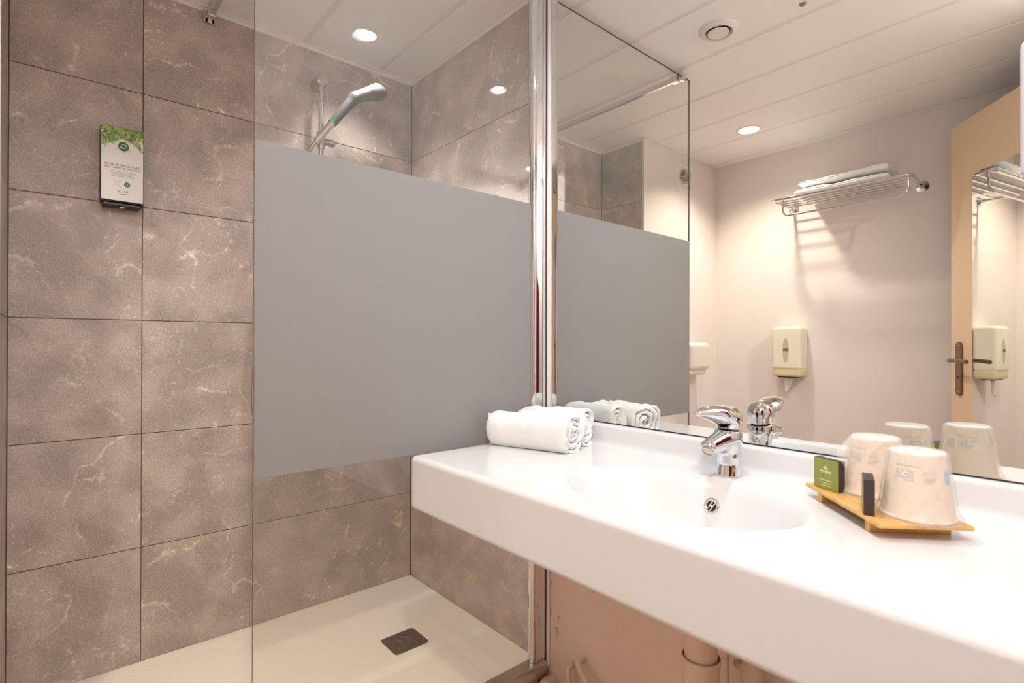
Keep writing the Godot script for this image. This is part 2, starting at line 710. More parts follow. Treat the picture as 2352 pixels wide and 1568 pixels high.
# one tile slab: front face in local xy (origin at its centre), chamfered, texture in metres
func tile_mesh(w: float, h: float, off: Vector2) -> ArrayMesh:
	var b := MB.new()
	var ch := 0.0012
	var t := 0.009
	var ow := w / 2
	var oh := h / 2
	var iw := ow - ch
	var ih := oh - ch
	var sg := [Vector2(-1, -1), Vector2(1, -1), Vector2(1, 1), Vector2(-1, 1)]
	var f := []
	for s in sg:
		var p := Vector3(s.x * iw, s.y * ih, 0)
		f.append(b.add(p, Vector3(0, 0, 1), Vector2((p.x + ow + off.x) / 1.2, (oh - p.y + off.y) / 0.364)))
	b.quad(f[0], f[1], f[2], f[3])
	for i in 4:
		var s0: Vector2 = sg[i]
		var s1: Vector2 = sg[(i + 1) % 4]
		var m: Vector2 = (s0 + s1) * 0.5
		var nn := Vector3(m.x, m.y, 1).normalized()
		var u0 := Vector2((s0.x * ow + ow + off.x) / 1.2, (oh - s0.y * oh + off.y) / 0.364)
		var u1 := Vector2((s1.x * ow + ow + off.x) / 1.2, (oh - s1.y * oh + off.y) / 0.364)
		var a := b.add(Vector3(s0.x * iw, s0.y * ih, 0), nn, u0)
		var c := b.add(Vector3(s1.x * iw, s1.y * ih, 0), nn, u1)
		var d := b.add(Vector3(s1.x * ow, s1.y * oh, -ch), nn, u1)
		var e := b.add(Vector3(s0.x * ow, s0.y * oh, -ch), nn, u0)
		b.quad(a, c, d, e)
		var n2 := Vector3(m.x, m.y, 0)
		var a2 := b.add(Vector3(s0.x * ow, s0.y * oh, -ch), n2, u0)
		var c2 := b.add(Vector3(s1.x * ow, s1.y * oh, -ch), n2, u1)
		var d2 := b.add(Vector3(s1.x * ow, s1.y * oh, -t), n2, u1)
		var e2 := b.add(Vector3(s0.x * ow, s0.y * oh, -t), n2, u0)
		b.quad(a2, c2, d2, e2)
	return b.mesh()


const ROWS := [0.10, 0.4600, 0.8200, 1.1800, 1.5400, 1.9000, 2.247]


func build_shell() -> void:
	# floor
	var fl := setting("floor", "warm brown floor of the bathroom")
	box("floor_slab", Vector3(XL - 0.1, -0.1, -0.1), Vector3(2.6, 0.0, Z2 + 0.1), M.floor, fl)
	# ceiling: slab with holes for the lamps, planks below it
	var ce := setting("ceiling", "white ceiling of long panels with flat joints")
	var slab := CSGCombiner3D.new()
	slab.name = "slab"
	ce.add_child(slab)
	var cb := CSGBox3D.new()
	cb.size = Vector3(XR - XL + 0.2, 0.1, Z2 + 0.2)
	cb.position = Vector3((XR + XL) / 2, YC + 0.0015 + 0.05, Z2 / 2)
	cb.material = M.ceiling_gap
	slab.add_child(cb)
	for d in LAMPS:
		var cy := CSGCylinder3D.new()
		cy.operation = CSGShape3D.OPERATION_SUBTRACTION
		cy.radius = d.r + 0.004
		cy.height = 0.12
		cy.sides = 32
		cy.position = d.at
		slab.add_child(cy)
	var joints := [-0.02, 0.1525, 0.466, 0.780, 1.083, 1.388, 1.695, 2.005, Z2 + 0.02]
	for i in joints.size() - 1:
		var z0: float = joints[i] + 0.011
		var z1: float = joints[i + 1] - 0.011
		var lamp = null
		for d in LAMPS:
			if d.at.z > z0 and d.at.z < z1:
				lamp = d if lamp == null else lamp
		var hit := []
		for d in LAMPS:
			if d.at.z > z0 and d.at.z < z1:
				hit.append(d)
		if hit.is_empty():
			box("ceiling_panel", Vector3(XL - 0.05, YC, z0), Vector3(XR + 0.05, YC + 0.012, z1), M.ceiling, ce, 0.0012)
		else:
			var cp := CSGCombiner3D.new()
			cp.name = "ceiling_panel"
			ce.add_child(cp, true)
			var pb := CSGBox3D.new()
			pb.size = Vector3(XR - XL + 0.1, 0.012, z1 - z0)
			pb.position = Vector3((XR + XL) / 2, YC + 0.006, (z0 + z1) / 2)
			pb.material = M.ceiling
			cp.add_child(pb)
			for d in hit:
				var cy := CSGCylinder3D.new()
				cy.operation = CSGShape3D.OPERATION_SUBTRACTION
				cy.radius = d.r + 0.001
				cy.height = 0.1
				cy.sides = 32
				cy.position = d.at
				cp.add_child(cy)
	# left tiled wall
	var wl := setting("wall_left", "grey-brown marbled tiles on the long shower wall")
	box("backing", Vector3(XL - 0.12, 0.0, -0.12), Vector3(XL - 0.002, YC + 0.1, Z1 + 0.12), M.grout, wl)
	var g := 0.0011
	var k := 0
	for r in 6:
		var y0: float = ROWS[r] + (g if r > 0 else -0.02)
		var y1: float = ROWS[r + 1] - g
		for cseg in [[0.002, 0.969 - g], [0.969 + g, Z1 - 0.002]]:
			var w: float = cseg[1] - cseg[0]
			var big := w > 0.5
			var off := Vector2(0.05 + 0.13 * ((r * 2 + 1) % 2), 0.0) if big else Vector2(0.2 * ((r * 2) % 5), 0.0)
			part("tile", tile_mesh(w, y1 - y0, off), M["stone%d" % ([3, 0, 5, 1, 4, 2, 6, 3, 0, 5, 1, 4][k])], wl, Vector3(XL, (y0 + y1) / 2, (cseg[0] + cseg[1]) / 2), Basis(Vector3.UP, PI / 2))
			k += 1
	# back wall: tiles in the shower, wallpaper behind the vanity
	var wb := setting("wall_back", "back wall, tiled in the shower and wallpapered behind the counter")
	box("backing", Vector3(XL - 0.12, 0.0, -0.12), Vector3(XR + 0.12, YC + 0.1, -0.009), M.grout, wb)
	for r in 6:
		var y0: float = ROWS[r] + (g if r > 0 else -0.02)
		var y1: float = ROWS[r + 1] - g
		var x0 := XL + 0.002
		var x1 := 0.040
		part("tile", tile_mesh(x1 - x0, y1 - y0, Vector2(0.3, 0)), M["stone%d" % ((r * 3 + 2) % 7)], wb, Vector3((x0 + x1) / 2, (y0 + y1) / 2, 0.0))
	box("wallpaper", Vector3(0.0405, CY, -0.009), Vector3(XR + 0.05, YC + 0.05, -0.005), M.wallpaper, wb)
	box("bounce_tinted_wallpaper", Vector3(0.0405, 0.0, -0.009), Vector3(XR + 0.05, CY - 0.0005, -0.005), M.wallpaper_bounce_tint, wb)
	# chipped spots where an older blue coat shows
	var rng := RandomNumberGenerator.new()
	rng.seed = 3
	for c in [[0.1118, 0.2132, 0.010, 0.022, 26], [0.118, 0.262, 0.008, 0.014, 9], [0.0845, 0.33, 0.002, 0.10, 16]]:
		var ch := MB.new()
		for k2 in c[4]:
			var q := Vector3(c[0] + rng.randfn() * c[2] * 0.45, c[1] + rng.randfn() * c[3] * 0.45, -0.0049)
			ch.rbox(q, Vector3(rng.randf_range(0.001, 0.0032), rng.randf_range(0.001, 0.004), 0.0003), 0.0001, 1)
		var chip := part("paint_chips", ch, M.blue_paint, wb)
		chip.set_meta("kind", "stuff")
	# end wall of the shower
	var we := setting("wall_shower_end", "short tiled end wall of the shower")
	box("backing", Vector3(XL - 0.12, 0.0, Z1 + 0.009), Vector3(XS - 0.03, YC + 0.1, Z1 + 0.12), M.grout, we)
	for r in 6:
		var y0: float = ROWS[r] + (g if r > 0 else -0.02)
		var y1: float = ROWS[r + 1] - g
		var x0 := XL + 0.002
		var x1 := -0.489
		part("tile", tile_mesh(x1 - x0, y1 - y0, Vector2(0.45, 0)), M["stone%d" % ((r * 2 + 3) % 7)], we, Vector3((x0 + x1) / 2, (y0 + y1) / 2, Z1), Basis(Vector3.UP, PI))
	box("corner_profile", Vector3(-0.489, 0.0, Z1 - 0.003), Vector3(XS + 0.001, YC, Z1 + 0.02), M.white_trim, we, 0.002)
	# pipe shaft face, far wall, right walls
	var ws := setting("wall_shaft", "plain pale pink wall of the pipe shaft beside the shower")
	box("wallpaper", Vector3(XS - 0.1, 0.0, Z1 + 0.0205), Vector3(XS, YC + 0.1, Z2 + 0.1), M.wallpaper, ws)
	var wf := setting("wall_far", "pale pink wallpapered wall with the towel rack")
	box("wallpaper", Vector3(XS + 0.0005, 0.0, Z2), Vector3(2.6, YC + 0.1, Z2 + 0.1), M.wallpaper, wf)
	var wr := setting("wall_right", "pale pink wall to the right of the counter")
	box("wallpaper", Vector3(XR, 0.0, -0.0045), Vector3(XR + 0.1, YC + 0.1, ZD - 0.0005), M.wallpaper, wr)
	var wd := setting("wall_door", "pale pink wall around the doorway")
	box("wallpaper", Vector3(XD, 0.0, ZD), Vector3(2.6, YC + 0.1, ZD + 0.1), M.wallpaper, wd)
	box("lintel", Vector3(XD, 2.12, ZD + 0.1005), Vector3(XD + 0.1, YC + 0.1, Z2 - 0.0005), M.wallpaper, wd)
	box("hall_wall", Vector3(2.5, 0.0, ZD + 0.1005), Vector3(2.6, YC + 0.1, Z2 - 0.0005), M.wallpaper, wd)
	box("hall_ceiling", Vector3(XD + 0.1005, YC + 0.0, ZD + 0.1005), Vector3(2.4995, YC + 0.1, Z2 - 0.0005), M.ceiling, wd)
	# ceiling trims
	var tr := setting("trim_1", "thin white ceiling trim around the shower")
	var tp := PackedVector2Array([Vector2(0, 0), Vector2(0.016, 0), Vector2(0.016, -0.003), Vector2(0.004, -0.005), Vector2(0.004, -0.016), Vector2(0, -0.016)])
	for e in [
		[Vector3(XL, YC, Z1), Vector3(XL, YC, 0.0), Vector3.RIGHT],
		[Vector3(XL, YC, 0.0), Vector3(0.035, YC, 0.0), Vector3.BACK],
		[Vector3(XL, YC, Z1), Vector3(-0.479, YC, Z1), Vector3.FORWARD],
	]:
		var mb := MB.new()
		var d: Vector3 = (e[1] - e[0]).normalized()
		var bs := Basis(e[2], Vector3.UP, d)
		mb.sweep(tp, true, [Transform3D(bs, e[0]), Transform3D(bs, e[1])])
		part("bead", mb, M.white_trim, tr)
	for d in LAMPS:
		downlight(d)


func build_shower() -> void:
	# ---- tray
	var t := thing("shower_tray", "cream stone-resin shower tray behind the glass screen", "shower tray", Vector3(0, 0, 0))
	var x0 := XL + 0.001
	var x1 := 0.030
	box("tray_body", Vector3(x0, 0.0, 0.001), Vector3(x1, YT - 0.02, Z1 - 0.001), M.tray, t)
	# top surface falling gently to the drain
	var nx := 40
	var nz := 60
	var pts := PackedVector3Array()
	for i in nx + 1:
		for j in nz + 1:
			var x := lerpf(x0, x1, float(i) / nx)
			var z := lerpf(0.001, Z1 - 0.001, float(j) / nz)
			var q := Vector2((x + 0.345) / 0.42, (z - 0.27) / 1.0).length()
			var edge := minf(minf(x - x0, x1 - x), minf(z, Z1 - z))
			var y := YT - 0.007 * (1.0 - smoothstep(0.0, 1.0, q)) * smoothstep(0.0, 0.05, edge)
			pts.append(Vector3(x, y, z))
	var mb := MB.new()
	mb.grid(pts, nx + 1, nz + 1)
	part("tray_surface", mb, M.tray, t)
	box("front_edge", Vector3(x1 - 0.001, 0.0, 0.001), Vector3(x1 + 0.001, YT, Z1 - 0.001), M.tray, t)
	# ---- drain cover
	var dr := thing("drain_cover", "square brown metal drain cover with round holes in the shower tray", "drain cover", Vector3(-0.345, YT - 0.0075, 0.271))
	var cc := CSGCombiner3D.new()
	cc.name = "cover_plate"
	dr.add_child(cc)
	var poly := CSGPolygon3D.new()
	var pg := PackedVector2Array()
	for q in 4:
		for a in 7:
			var an := PI / 2 * (q + a / 6.0)
			var c := Vector2([1, -1, -1, 1][q] * (0.057 - 0.012), [1, 1, -1, -1][q] * (0.063 - 0.012))
			pg.append(c + Vector2(cos(an), sin(an)) * 0.012)
	poly.polygon = pg
	poly.depth = 0.003
	poly.rotation.x = -PI / 2
	poly.position.y = 0.003
	poly.material = M.steel
	cc.add_child(poly)
	poly.position.y = 0.0035
	for i in 5:
		for j in 5:
			if (i == 2 and j == 2) or ((i + j) % 2 == 1 and (i in [1, 2, 3]) and (j in [1, 2, 3]) and i == j):
				continue
			var cy := CSGCylinder3D.new()
			cy.operation = CSGShape3D.OPERATION_SUBTRACTION
			cy.radius = 0.0032
			cy.height = 0.02
			cy.sides = 12
			cy.position = Vector3((i - 2) * 0.0115, 0.002, (j - 2) * 0.0115)
			cc.add_child(cy)
	box("drain_well", Vector3(-0.035, -0.0006, -0.035), Vector3(0.035, 0.0024, 0.035), M.dark, dr)
	# ---- glass screen
	var zs0 := 0.012
	var zs1 := 0.8565
	var yg0 := YT + 0.016
	var yg1 := 2.226
	var gs := thing("shower_screen", "fixed clear glass shower screen with a wide frosted band", "shower screen", Vector3(GX, 0, 0))
	box("glass_pane", Vector3(-0.003, yg0, zs0), Vector3(0.003, yg1, zs1), M.glass, gs)
	box("glass_edge", Vector3(-0.003, yg0, zs1), Vector3(0.003, yg1, zs1 + 0.0008), M.glass_edge, gs)
	box("glass_edge", Vector3(-0.003, yg1, zs0), Vector3(0.003, yg1 + 0.0008, zs1), M.glass_edge, gs)
	var fb := box("frosted_film", Vector3(0.0031, 0.820, zs0 + 0.001), Vector3(0.0036, 1.544, zs1 - 0.001), M.frost, gs)
	fb.set_meta("label", "frosted privacy band across the middle of the glass")
	# wall profile (rounded nose towards the room)
	var pr := PackedVector2Array()
	for i in 13:
		var a := PI * i / 12.0
		pr.append(Vector2(cos(a) * 0.016, 0.042 + sin(a) * 0.016))
	pr.append(Vector2(-0.016, 0.0005))
	pr.append(Vector2(0.016, 0.0005))
	var wp := MB.new()
	# profile x -> world x, profile y -> world z
	var bs := Basis(Vector3.RIGHT, Vector3.BACK, Vector3.UP)
	wp.sweep(pr, true, [Transform3D(bs, Vector3(0, YT + 0.0185, 0)), Transform3D(bs, Vector3(0, yg1, 0))], false, true, 20.0)
	var wpn := part("wall_profile", wp, M.chrome, gs)
	wpn.set_meta("label", "polished chrome wall profile")
	# bottom rail on the tray edge
	box("bottom_rail", Vector3(-0.018, YT - 0.03, 0.001), Vector3(0.028, YT + 0.018, zs1), M.chrome_soft, gs, 0.004)
	# thin joints beside the profile on the wall
	var js := thing("wall_trim_strip", "narrow white strip between the shower profile and the mirror", "trim", Vector3(0, 0, 0))
	box("strip", Vector3(0.0705, 0.10, -0.0045), Vector3(0.080, YC - 0.001, 0.003), M.white_gloss, js, 0.001)
	box("sealant", Vector3(0.0665, 0.10, -0.0045), Vector3(0.0703, YC - 0.001, 0.0012), M.silicone, js, 0.0008)
	# ---- stabiliser bar with its two clamps
	var sb := thing("stabiliser_bar", "chrome stabiliser bar under the ceiling between tiled wall and glass", "bar", Vector3(0, 2.214, 0.785))
	box("rail", Vector3(XL + 0.012, -0.0105, -0.008), Vector3(GX - 0.012, 0.0105, 0.008), M.chrome, sb, 0.002)
	box("wall_bracket", Vector3(XL + 0.0005, -0.020, -0.020), Vector3(XL + 0.014, 0.020, 0.020), M.chrome_soft, sb, 0.002)
	box("wall_socket", Vector3(XL + 0.0141, -0.013, -0.013), Vector3(XL + 0.05, 0.013, 0.013), M.chrome, sb, 0.002)
	for s in [-1.0, 1.0]:
		var bo := MB.new()
		bo.lathe(PackedVector2Array([Vector2(0, 0.0035), Vector2(0.003, 0.003), Vector2(0.0042, 0.0015), Vector2(0.0042, 0)]), Transform3D(Basis(Vector3.BACK, -PI / 2), Vector3(XL + 0.014, -0.0165, 0.010 * s)), 14)
		part("screw", bo, M.dark, sb)
	box("glass_clamp", Vector3(GX - 0.034, -0.014, -0.014), Vector3(GX - 0.0045, 0.014, 0.014), M.chrome, sb, 0.0015)
	box("glass_clamp", Vector3(GX + 0.0045, -0.018, -0.014), Vector3(GX + 0.020, 0.018, 0.014), M.chrome, sb, 0.0015)
	# ---- shower rail
	var rz := 0.418
	var rx := XL + 0.048
	var sr := thing("shower_rail", "chrome shower rail with round rosette on the tiled wall", "shower rail", Vector3(rx, 0, rz))
	var p := MB.new()
	p.tube(PackedVector3Array([Vector3(0, 1.42, 0), Vector3(0, 2.105, 0)]), 0.0095, 16)
	part("pole", p, M.chrome, sr)
	for y in [2.098, 1.44]:
		var ro := MB.new()
		ro.lathe(PackedVector2Array([Vector2(0.0, 0.026), Vector2(0.018, 0.025), Vector2(0.0225, 0.020), Vector2(0.0225, -0.036), Vector2(0.025, -0.040), Vector2(0.025, -0.0475)]), Transform3D(Basis(Vector3.BACK, -PI / 2), Vector3(0, y, 0)), 28)
		part("rosette", ro, M.chrome_soft, sr)
	var sl := MB.new()
	sl.tube(PackedVector3Array([Vector3(0, 1.845, 0), Vector3(0, 1.905, 0)]), 0.0165, 20)
	var slider := part("slider", sl, M.chrome, sr)
	var kn := MB.new()
	kn.lathe(PackedVector2Array([Vector2(0, 0.042), Vector2(0.010, 0.041), Vector2(0.015, 0.035), Vector2(0.013, 0.0)]), Transform3D(Basis(Vector3.RIGHT, -PI / 2), Vector3(0, 1.875, -0.012)), 20)
	part("knob", kn, M.chrome_soft, slider)
	var hd := MB.new()
	hd.tube(PackedVector3Array([Vector3(0.008, 1.868, 0.0), Vector3(0.034, 1.880, 0.008)]), 0.012, 16)
	part("handset_holder", hd, M.chrome, slider)
	# ---- hand shower with its hose
	var A := Vector3(-0.7073, 1.856, 0.448)
	var R := Vector3(-0.6873, 1.9363, 0.3914)
	var B := Vector3(-0.6573, 2.045, 0.3157)
	var H := Vector3(-0.630, 2.083, 0.238)
	var hs := thing("hand_shower", "grey hand shower with a green ring resting on the chrome rail", "hand shower")
	var ax := (R - A).normalized()
	var fn := func(q: Vector3) -> float:
		var d0 := cone(q, R, B, 0.0160, 0.0200)
		var d1 := cone(q, B, H, 0.0205, 0.0290)
		var d2 := ellip(q, H + Vector3(0.0, -0.006, -0.004), Vector3(0.033, 0.028, 0.036))
		# flat spray face looking down and out
		var nn := Vector3(0.35, -0.85, -0.40).normalized()
		var cut := (q - (H + nn * 0.024)).dot(nn)
		var d := smin(d0, maxf(smin(d1, d2, 0.012), cut), 0.010)
		return maxf(d, -(q - R).dot(ax))
	part("handset", nets(fn, Vector3(-0.722, 1.908, 0.180), Vector3(-0.575, 2.136, 0.425), 0.0045), M.grey_plastic, hs)
	var gr := MB.new()
	gr.tube(PackedVector3Array([R - ax * 0.001, R + ax * 0.005]), 0.0172, 20)
	part("green_ring", gr, M.green_ring, hs)
	var nk := MB.new()
	nk.tube(PackedVector3Array([A, R]), [0.0110, 0.0150], 20)
	part("chrome_neck", nk, M.chrome, hs)
	var ho := MB.new()
	var hpath := spline([A + ax * 0.002, Vector3(-0.711, 1.825, 0.467), Vector3(-0.708, 1.76, 0.505), Vector3(-0.705, 1.60, 0.565), Vector3(-0.705, 1.40, 0.605), Vector3(-0.706, 1.20, 0.635), Vector3(-0.707, 1.05, 0.652), Vector3(-0.707, 0.94, 0.659), Vector3(-0.707, 0.84, 0.650), Vector3(-0.71, 0.76, 0.60), Vector3(-0.715, 0.74, 0.53), Vector3(-0.72, 0.80, 0.46), Vector3(-0.725, 0.93, 0.42), Vector3(-0.725, 1.06, 0.40)], 8)
	ho.tube(hpath, 0.0075, 10)
	part("hose", ho, M.chrome_soft, hs)
	# ---- mixer behind the frosted band
	var mx := thing("shower_mixer", "chrome bar shower mixer hidden behind the frosted glass", "mixer", Vector3(XL + 0.055, 1.085, 0.40))
	var mbd := MB.new()
	mbd.tube(PackedVector3Array([Vector3(0, 0, -0.11), Vector3(0, 0, 0.11)]), 0.021, 24)
	part("mixer_body", mbd, M.chrome, mx)
	for s in [-1.0, 1.0]:
		var kb := MB.new()
		kb.tube(PackedVector3Array([Vector3(0, 0, s * 0.111), Vector3(0, 0, s * 0.155)]), 0.023, 24)
		part("knob", kb, M.chrome_soft, mx)
		var ua := MB.new()
		ua.tube(PackedVector3Array([Vector3(-0.0545, 0, s * 0.075), Vector3(0, 0, s * 0.075)]), 0.014, 16)
		part("union", ua, M.chrome, mx)
	# ---- gel dispenser
	build_gel()


func build_gel() -> void:
	var w := 0.1065
	var y0 := 1.534
	var h := 0.228
	var zc := 1.0250
	var t := thing("gel_dispenser", "white and green hair and body gel dispenser on the shower tiles", "dispenser", Vector3(XL, y0, zc), PI / 2)
	# local: x to the right as seen from the room, y up, z out of the wall
	box("casing", Vector3(-w / 2, 0.0, 0.0005), Vector3(w / 2, h, 0.052), M.black_plastic, t, 0.004)
	box("lower_lip", Vector3(-w / 2 + 0.006, -0.010, 0.0005), Vector3(w / 2 - 0.006, 0.0, 0.046), M.black_plastic, t, 0.003)
	box("nozzle", Vector3(-0.006, -0.0135, 0.026), Vector3(0.006, -0.0095, 0.040), M.card, t, 0.0015)
	var card := box("front_card", Vector3(-w / 2 + 0.0015, 0.0045, 0.0505), Vector3(w / 2 - 0.0015, h - 0.002, 0.0540), M.card, t, 0.001)
	card.set_meta("label", "white printed front card")
	# printed foliage band on top, drawn as a flat print
	var fw := w - 0.004
	var fh := 0.082
	var pm := PlaneMesh.new()
	pm.size = Vector2(fw, fh)
	pm.orientation = PlaneMesh.FACE_Z
	var m := mat(Color.WHITE, 0.4)
	m.albedo_texture = foliage_print()
	part("foliage_print", pm, m, t, Vector3(0, h - 0.0025 - fh / 2, 0.05412))
	var zt := 0.05425
	# round emblem
	var lc := Vector3(0.002, h - 0.0585, zt)
	var dsc := MB.new()
	dsc.lathe(PackedVector2Array([Vector2(0, 0.0003), Vector2(0.0225, 0.0003), Vector2(0.0225, 0)]), Transform3D(Basis(Vector3.RIGHT, PI / 2), lc), 40)
	part("emblem", dsc, M.card, t)
	var d2 := MB.new()
	d2.lathe(PackedVector2Array([Vector2(0, 0.0003), Vector2(0.0138, 0.0003), Vector2(0.0138, 0)]), Transform3D(Basis(Vector3.RIGHT, PI / 2), lc + Vector3(0, 0, 0.0003)), 36)
	part("emblem_disc", d2, mat(s8(58, 112, 40), 0.6), t)
	var leaf := MB.new()
	var lp := []
	for i in 25:
		var a := float(i) / 24.0
		var s := 1.0 if a < 0.5 else -1.0
		var q := a * 2.0 if a < 0.5 else 2.0 - a * 2.0
		var along := lerpf(-0.0078, 0.0092, q)
		var acr := s * 0.0058 * sin(PI * pow(q, 0.8)) + 0.0005
		var dir := Vector2(cos(0.5), sin(0.5))
		lp.append(lc + Vector3(dir.x * along - dir.y * acr, dir.y * along + dir.x * acr, 0.0008))
	leaf.tube(PackedVector3Array(lp), 0.0008, 6, true)
	leaf.tube(PackedVector3Array([lc + Vector3(-0.0105, -0.0060, 0.0008), lc + Vector3(-0.002, -0.0012, 0.0008)]), 0.0007, 6)
	part("emblem_leaf", leaf, M.card, t)
	var top := "THE VERT"
	for i in top.length():
		var a := deg_to_rad(90.0 + 52.0 - 104.0 * i / (top.length() - 1))
		if top[i] != " ":
			words(top[i], 0.0042, M.ink, t, lc + Vector3(cos(a), sin(a), 0) * 0.0182 + Vector3(0, 0, 0.0004), Basis(Vector3.BACK, a - PI / 2), "letter")
	var bot := "GREEN TEA"
	for i in bot.length():
		var a := deg_to_rad(270.0 - 58.0 + 116.0 * i / (bot.length() - 1))
		if bot[i] != " ":
			words(bot[i], 0.0042, M.ink, t, lc + Vector3(cos(a), sin(a), 0) * 0.0182 + Vector3(0, 0, 0.0004), Basis(Vector3.BACK, a + PI / 2), "letter")
	words("HAIR & BODY GEL", 0.0066, M.ink, t, Vector3(0, 0.1115, zt), Basis.IDENTITY, "lettering", false, 1.22)
	words("GEL CORPS & CHEVEUX", 0.0050, M.ink_green, t, Vector3(0, 0.1035, zt), Basis.IDENTITY, "lettering", true, 1.22)
	var lines := ["DUSCHGEL & SHAMPOO", "GEL PER CORPO E CAPELLI", "GEL CORPO E CABELO", "GEL CUERPO Y CABELLO"]
	for i in 4:
		words(lines[i], 0.0035, mat(s8(168, 158, 156), 0.6), t, Vector3(0.001, 0.0925 - i * 0.0048, zt), Basis.IDENTITY, "lettering", false, 1.1)
	# two small badges
	var bd := MB.new()
	bd.tube(bent([Vector3(-0.019, 0.0475, zt), Vector3(-0.003, 0.0475, zt), Vector3(-0.003, 0.0635, zt), Vector3(-0.019, 0.0635, zt)], 0.002, 4, true), 0.0003, 6, true)
	part("square_badge", bd, mat(s8(190, 180, 178), 0.6), t)
	words("v", 0.0040, M.ink_green, t, Vector3(-0.011, 0.0585, zt), Basis.IDENTITY, "lettering", true)
	words("ECO", 0.0034, mat(s8(180, 172, 170), 0.6), t, Vector3(-0.011, 0.0525, zt), Basis.IDENTITY, "lettering")
	var ec := MB.new()
	ec.lathe(PackedVector2Array([Vector2(0, 0.0003), Vector2(0.0078, 0.0003), Vector2(0.0078, 0)]), Transform3D(Basis(Vector3.RIGHT, PI / 2), Vector3(0.0115, 0.0555, zt)), 28)
	part("round_badge", ec, M.eco_green, t)
	var sw := MB.new()
	sw.tube(spline([Vector3(0.0175, 0.0605, zt + 0.0004), Vector3(0.013, 0.0585, zt + 0.0004), Vector3(0.0105, 0.0550, zt + 0.0004), Vector3(0.0125, 0.0525, zt + 0.0004), Vector3(0.0185, 0.0528, zt + 0.0004)], 5), [0.0004, 0.0006, 0.0008, 0.0010, 0.0011, 0.0012, 0.0012, 0.0012, 0.0012, 0.0012, 0.0011, 0.0011, 0.0010, 0.0010, 0.0009, 0.0008, 0.0008, 0.0007, 0.0006, 0.0005, 0.0004], 6)
	part("badge_swoosh", sw, M.card, t)
	words("PUSH", 0.0068, M.ink, t, Vector3(0.002, 0.0325, zt), Basis.IDENTITY, "lettering", false, 1.1)
	var arc := MB.new()
	arc.tube(spline([Vector3(-0.0075, 0.0265, zt), Vector3(0.002, 0.0245, zt), Vector3(0.0115, 0.0265, zt)], 6), [0.0002, 0.0004, 0.0006, 0.0008, 0.001, 0.0011, 0.0012, 0.0011, 0.001, 0.0008, 0.0006, 0.0004, 0.0002], 6)
	part("green_arc", arc, M.ink_green, t)


func foliage_print() -> ImageTexture:
	# leafy print fading raggedly into the white card
	var w := 320
	var h := 256
	var im := Image.create(w, h, false, Image.FORMAT_RGB8)
	im.fill(s8(222, 216, 214))
	var rng := RandomNumberGenerator.new()
	rng.seed = 12
	for k in 520:
		var depth := pow(rng.randf(), 1.5)
		var cx := rng.randf_range(0, w)
		var side := absf(cx / w - 0.5) * 2.0
		var cy := depth * (120.0 + 90.0 * side * side)
		var ln := rng.randf_range(14, 34)
		var wd := ln * rng.randf_range(0.18, 0.34)
		var an := rng.randf_range(0.3, 2.8)
		var col := s8(96, 140, 44).lerp([s8(160, 190, 40), s8(66, 96, 34), s8(120, 160, 70), s8(78, 64, 40), s8(196, 204, 60)][rng.randi() % 5], rng.randf_range(0.3, 1.0))
		var op := 1.0 if cy < 70.0 else rng.randf_range(0.25, 0.8)
		var ca := cos(an)
		var sa := sin(an)
		for yy in range(maxi(0, int(cy - ln)), mini(h, int(cy + ln))):
			for xx in range(maxi(0, int(cx - ln)), mini(w, int(cx + ln))):
				var u := ((xx - cx) * ca + (yy - cy) * sa) / ln
				var q := (-(xx - cx) * sa + (yy - cy) * ca) / wd
				if absf(u) < 1.0 and absf(q) < 1.0 - u * u:
					var vein := 0.85 if absf(q) < 0.12 else 1.0
					im.set_pixel(xx, yy, im.get_pixel(xx, yy).lerp(Color(col.r * vein, col.g * vein, col.b * vein), op))
	return ImageTexture.create_from_image(im)


# ---------------------------------------------------------------- vanity
func basin_depth(x: float, z: float) -> float:
	var q := Vector2((x - 0.700) / 0.236, (z - 0.280) / 0.166).length()
	var t := clampf((1.02 - q) / 0.44, 0.0, 1.0)
	return 0.112 * t * t * (3.0 - 2.0 * t) + 0.004 * clampf(1.0 - q, 0.0, 1.0)


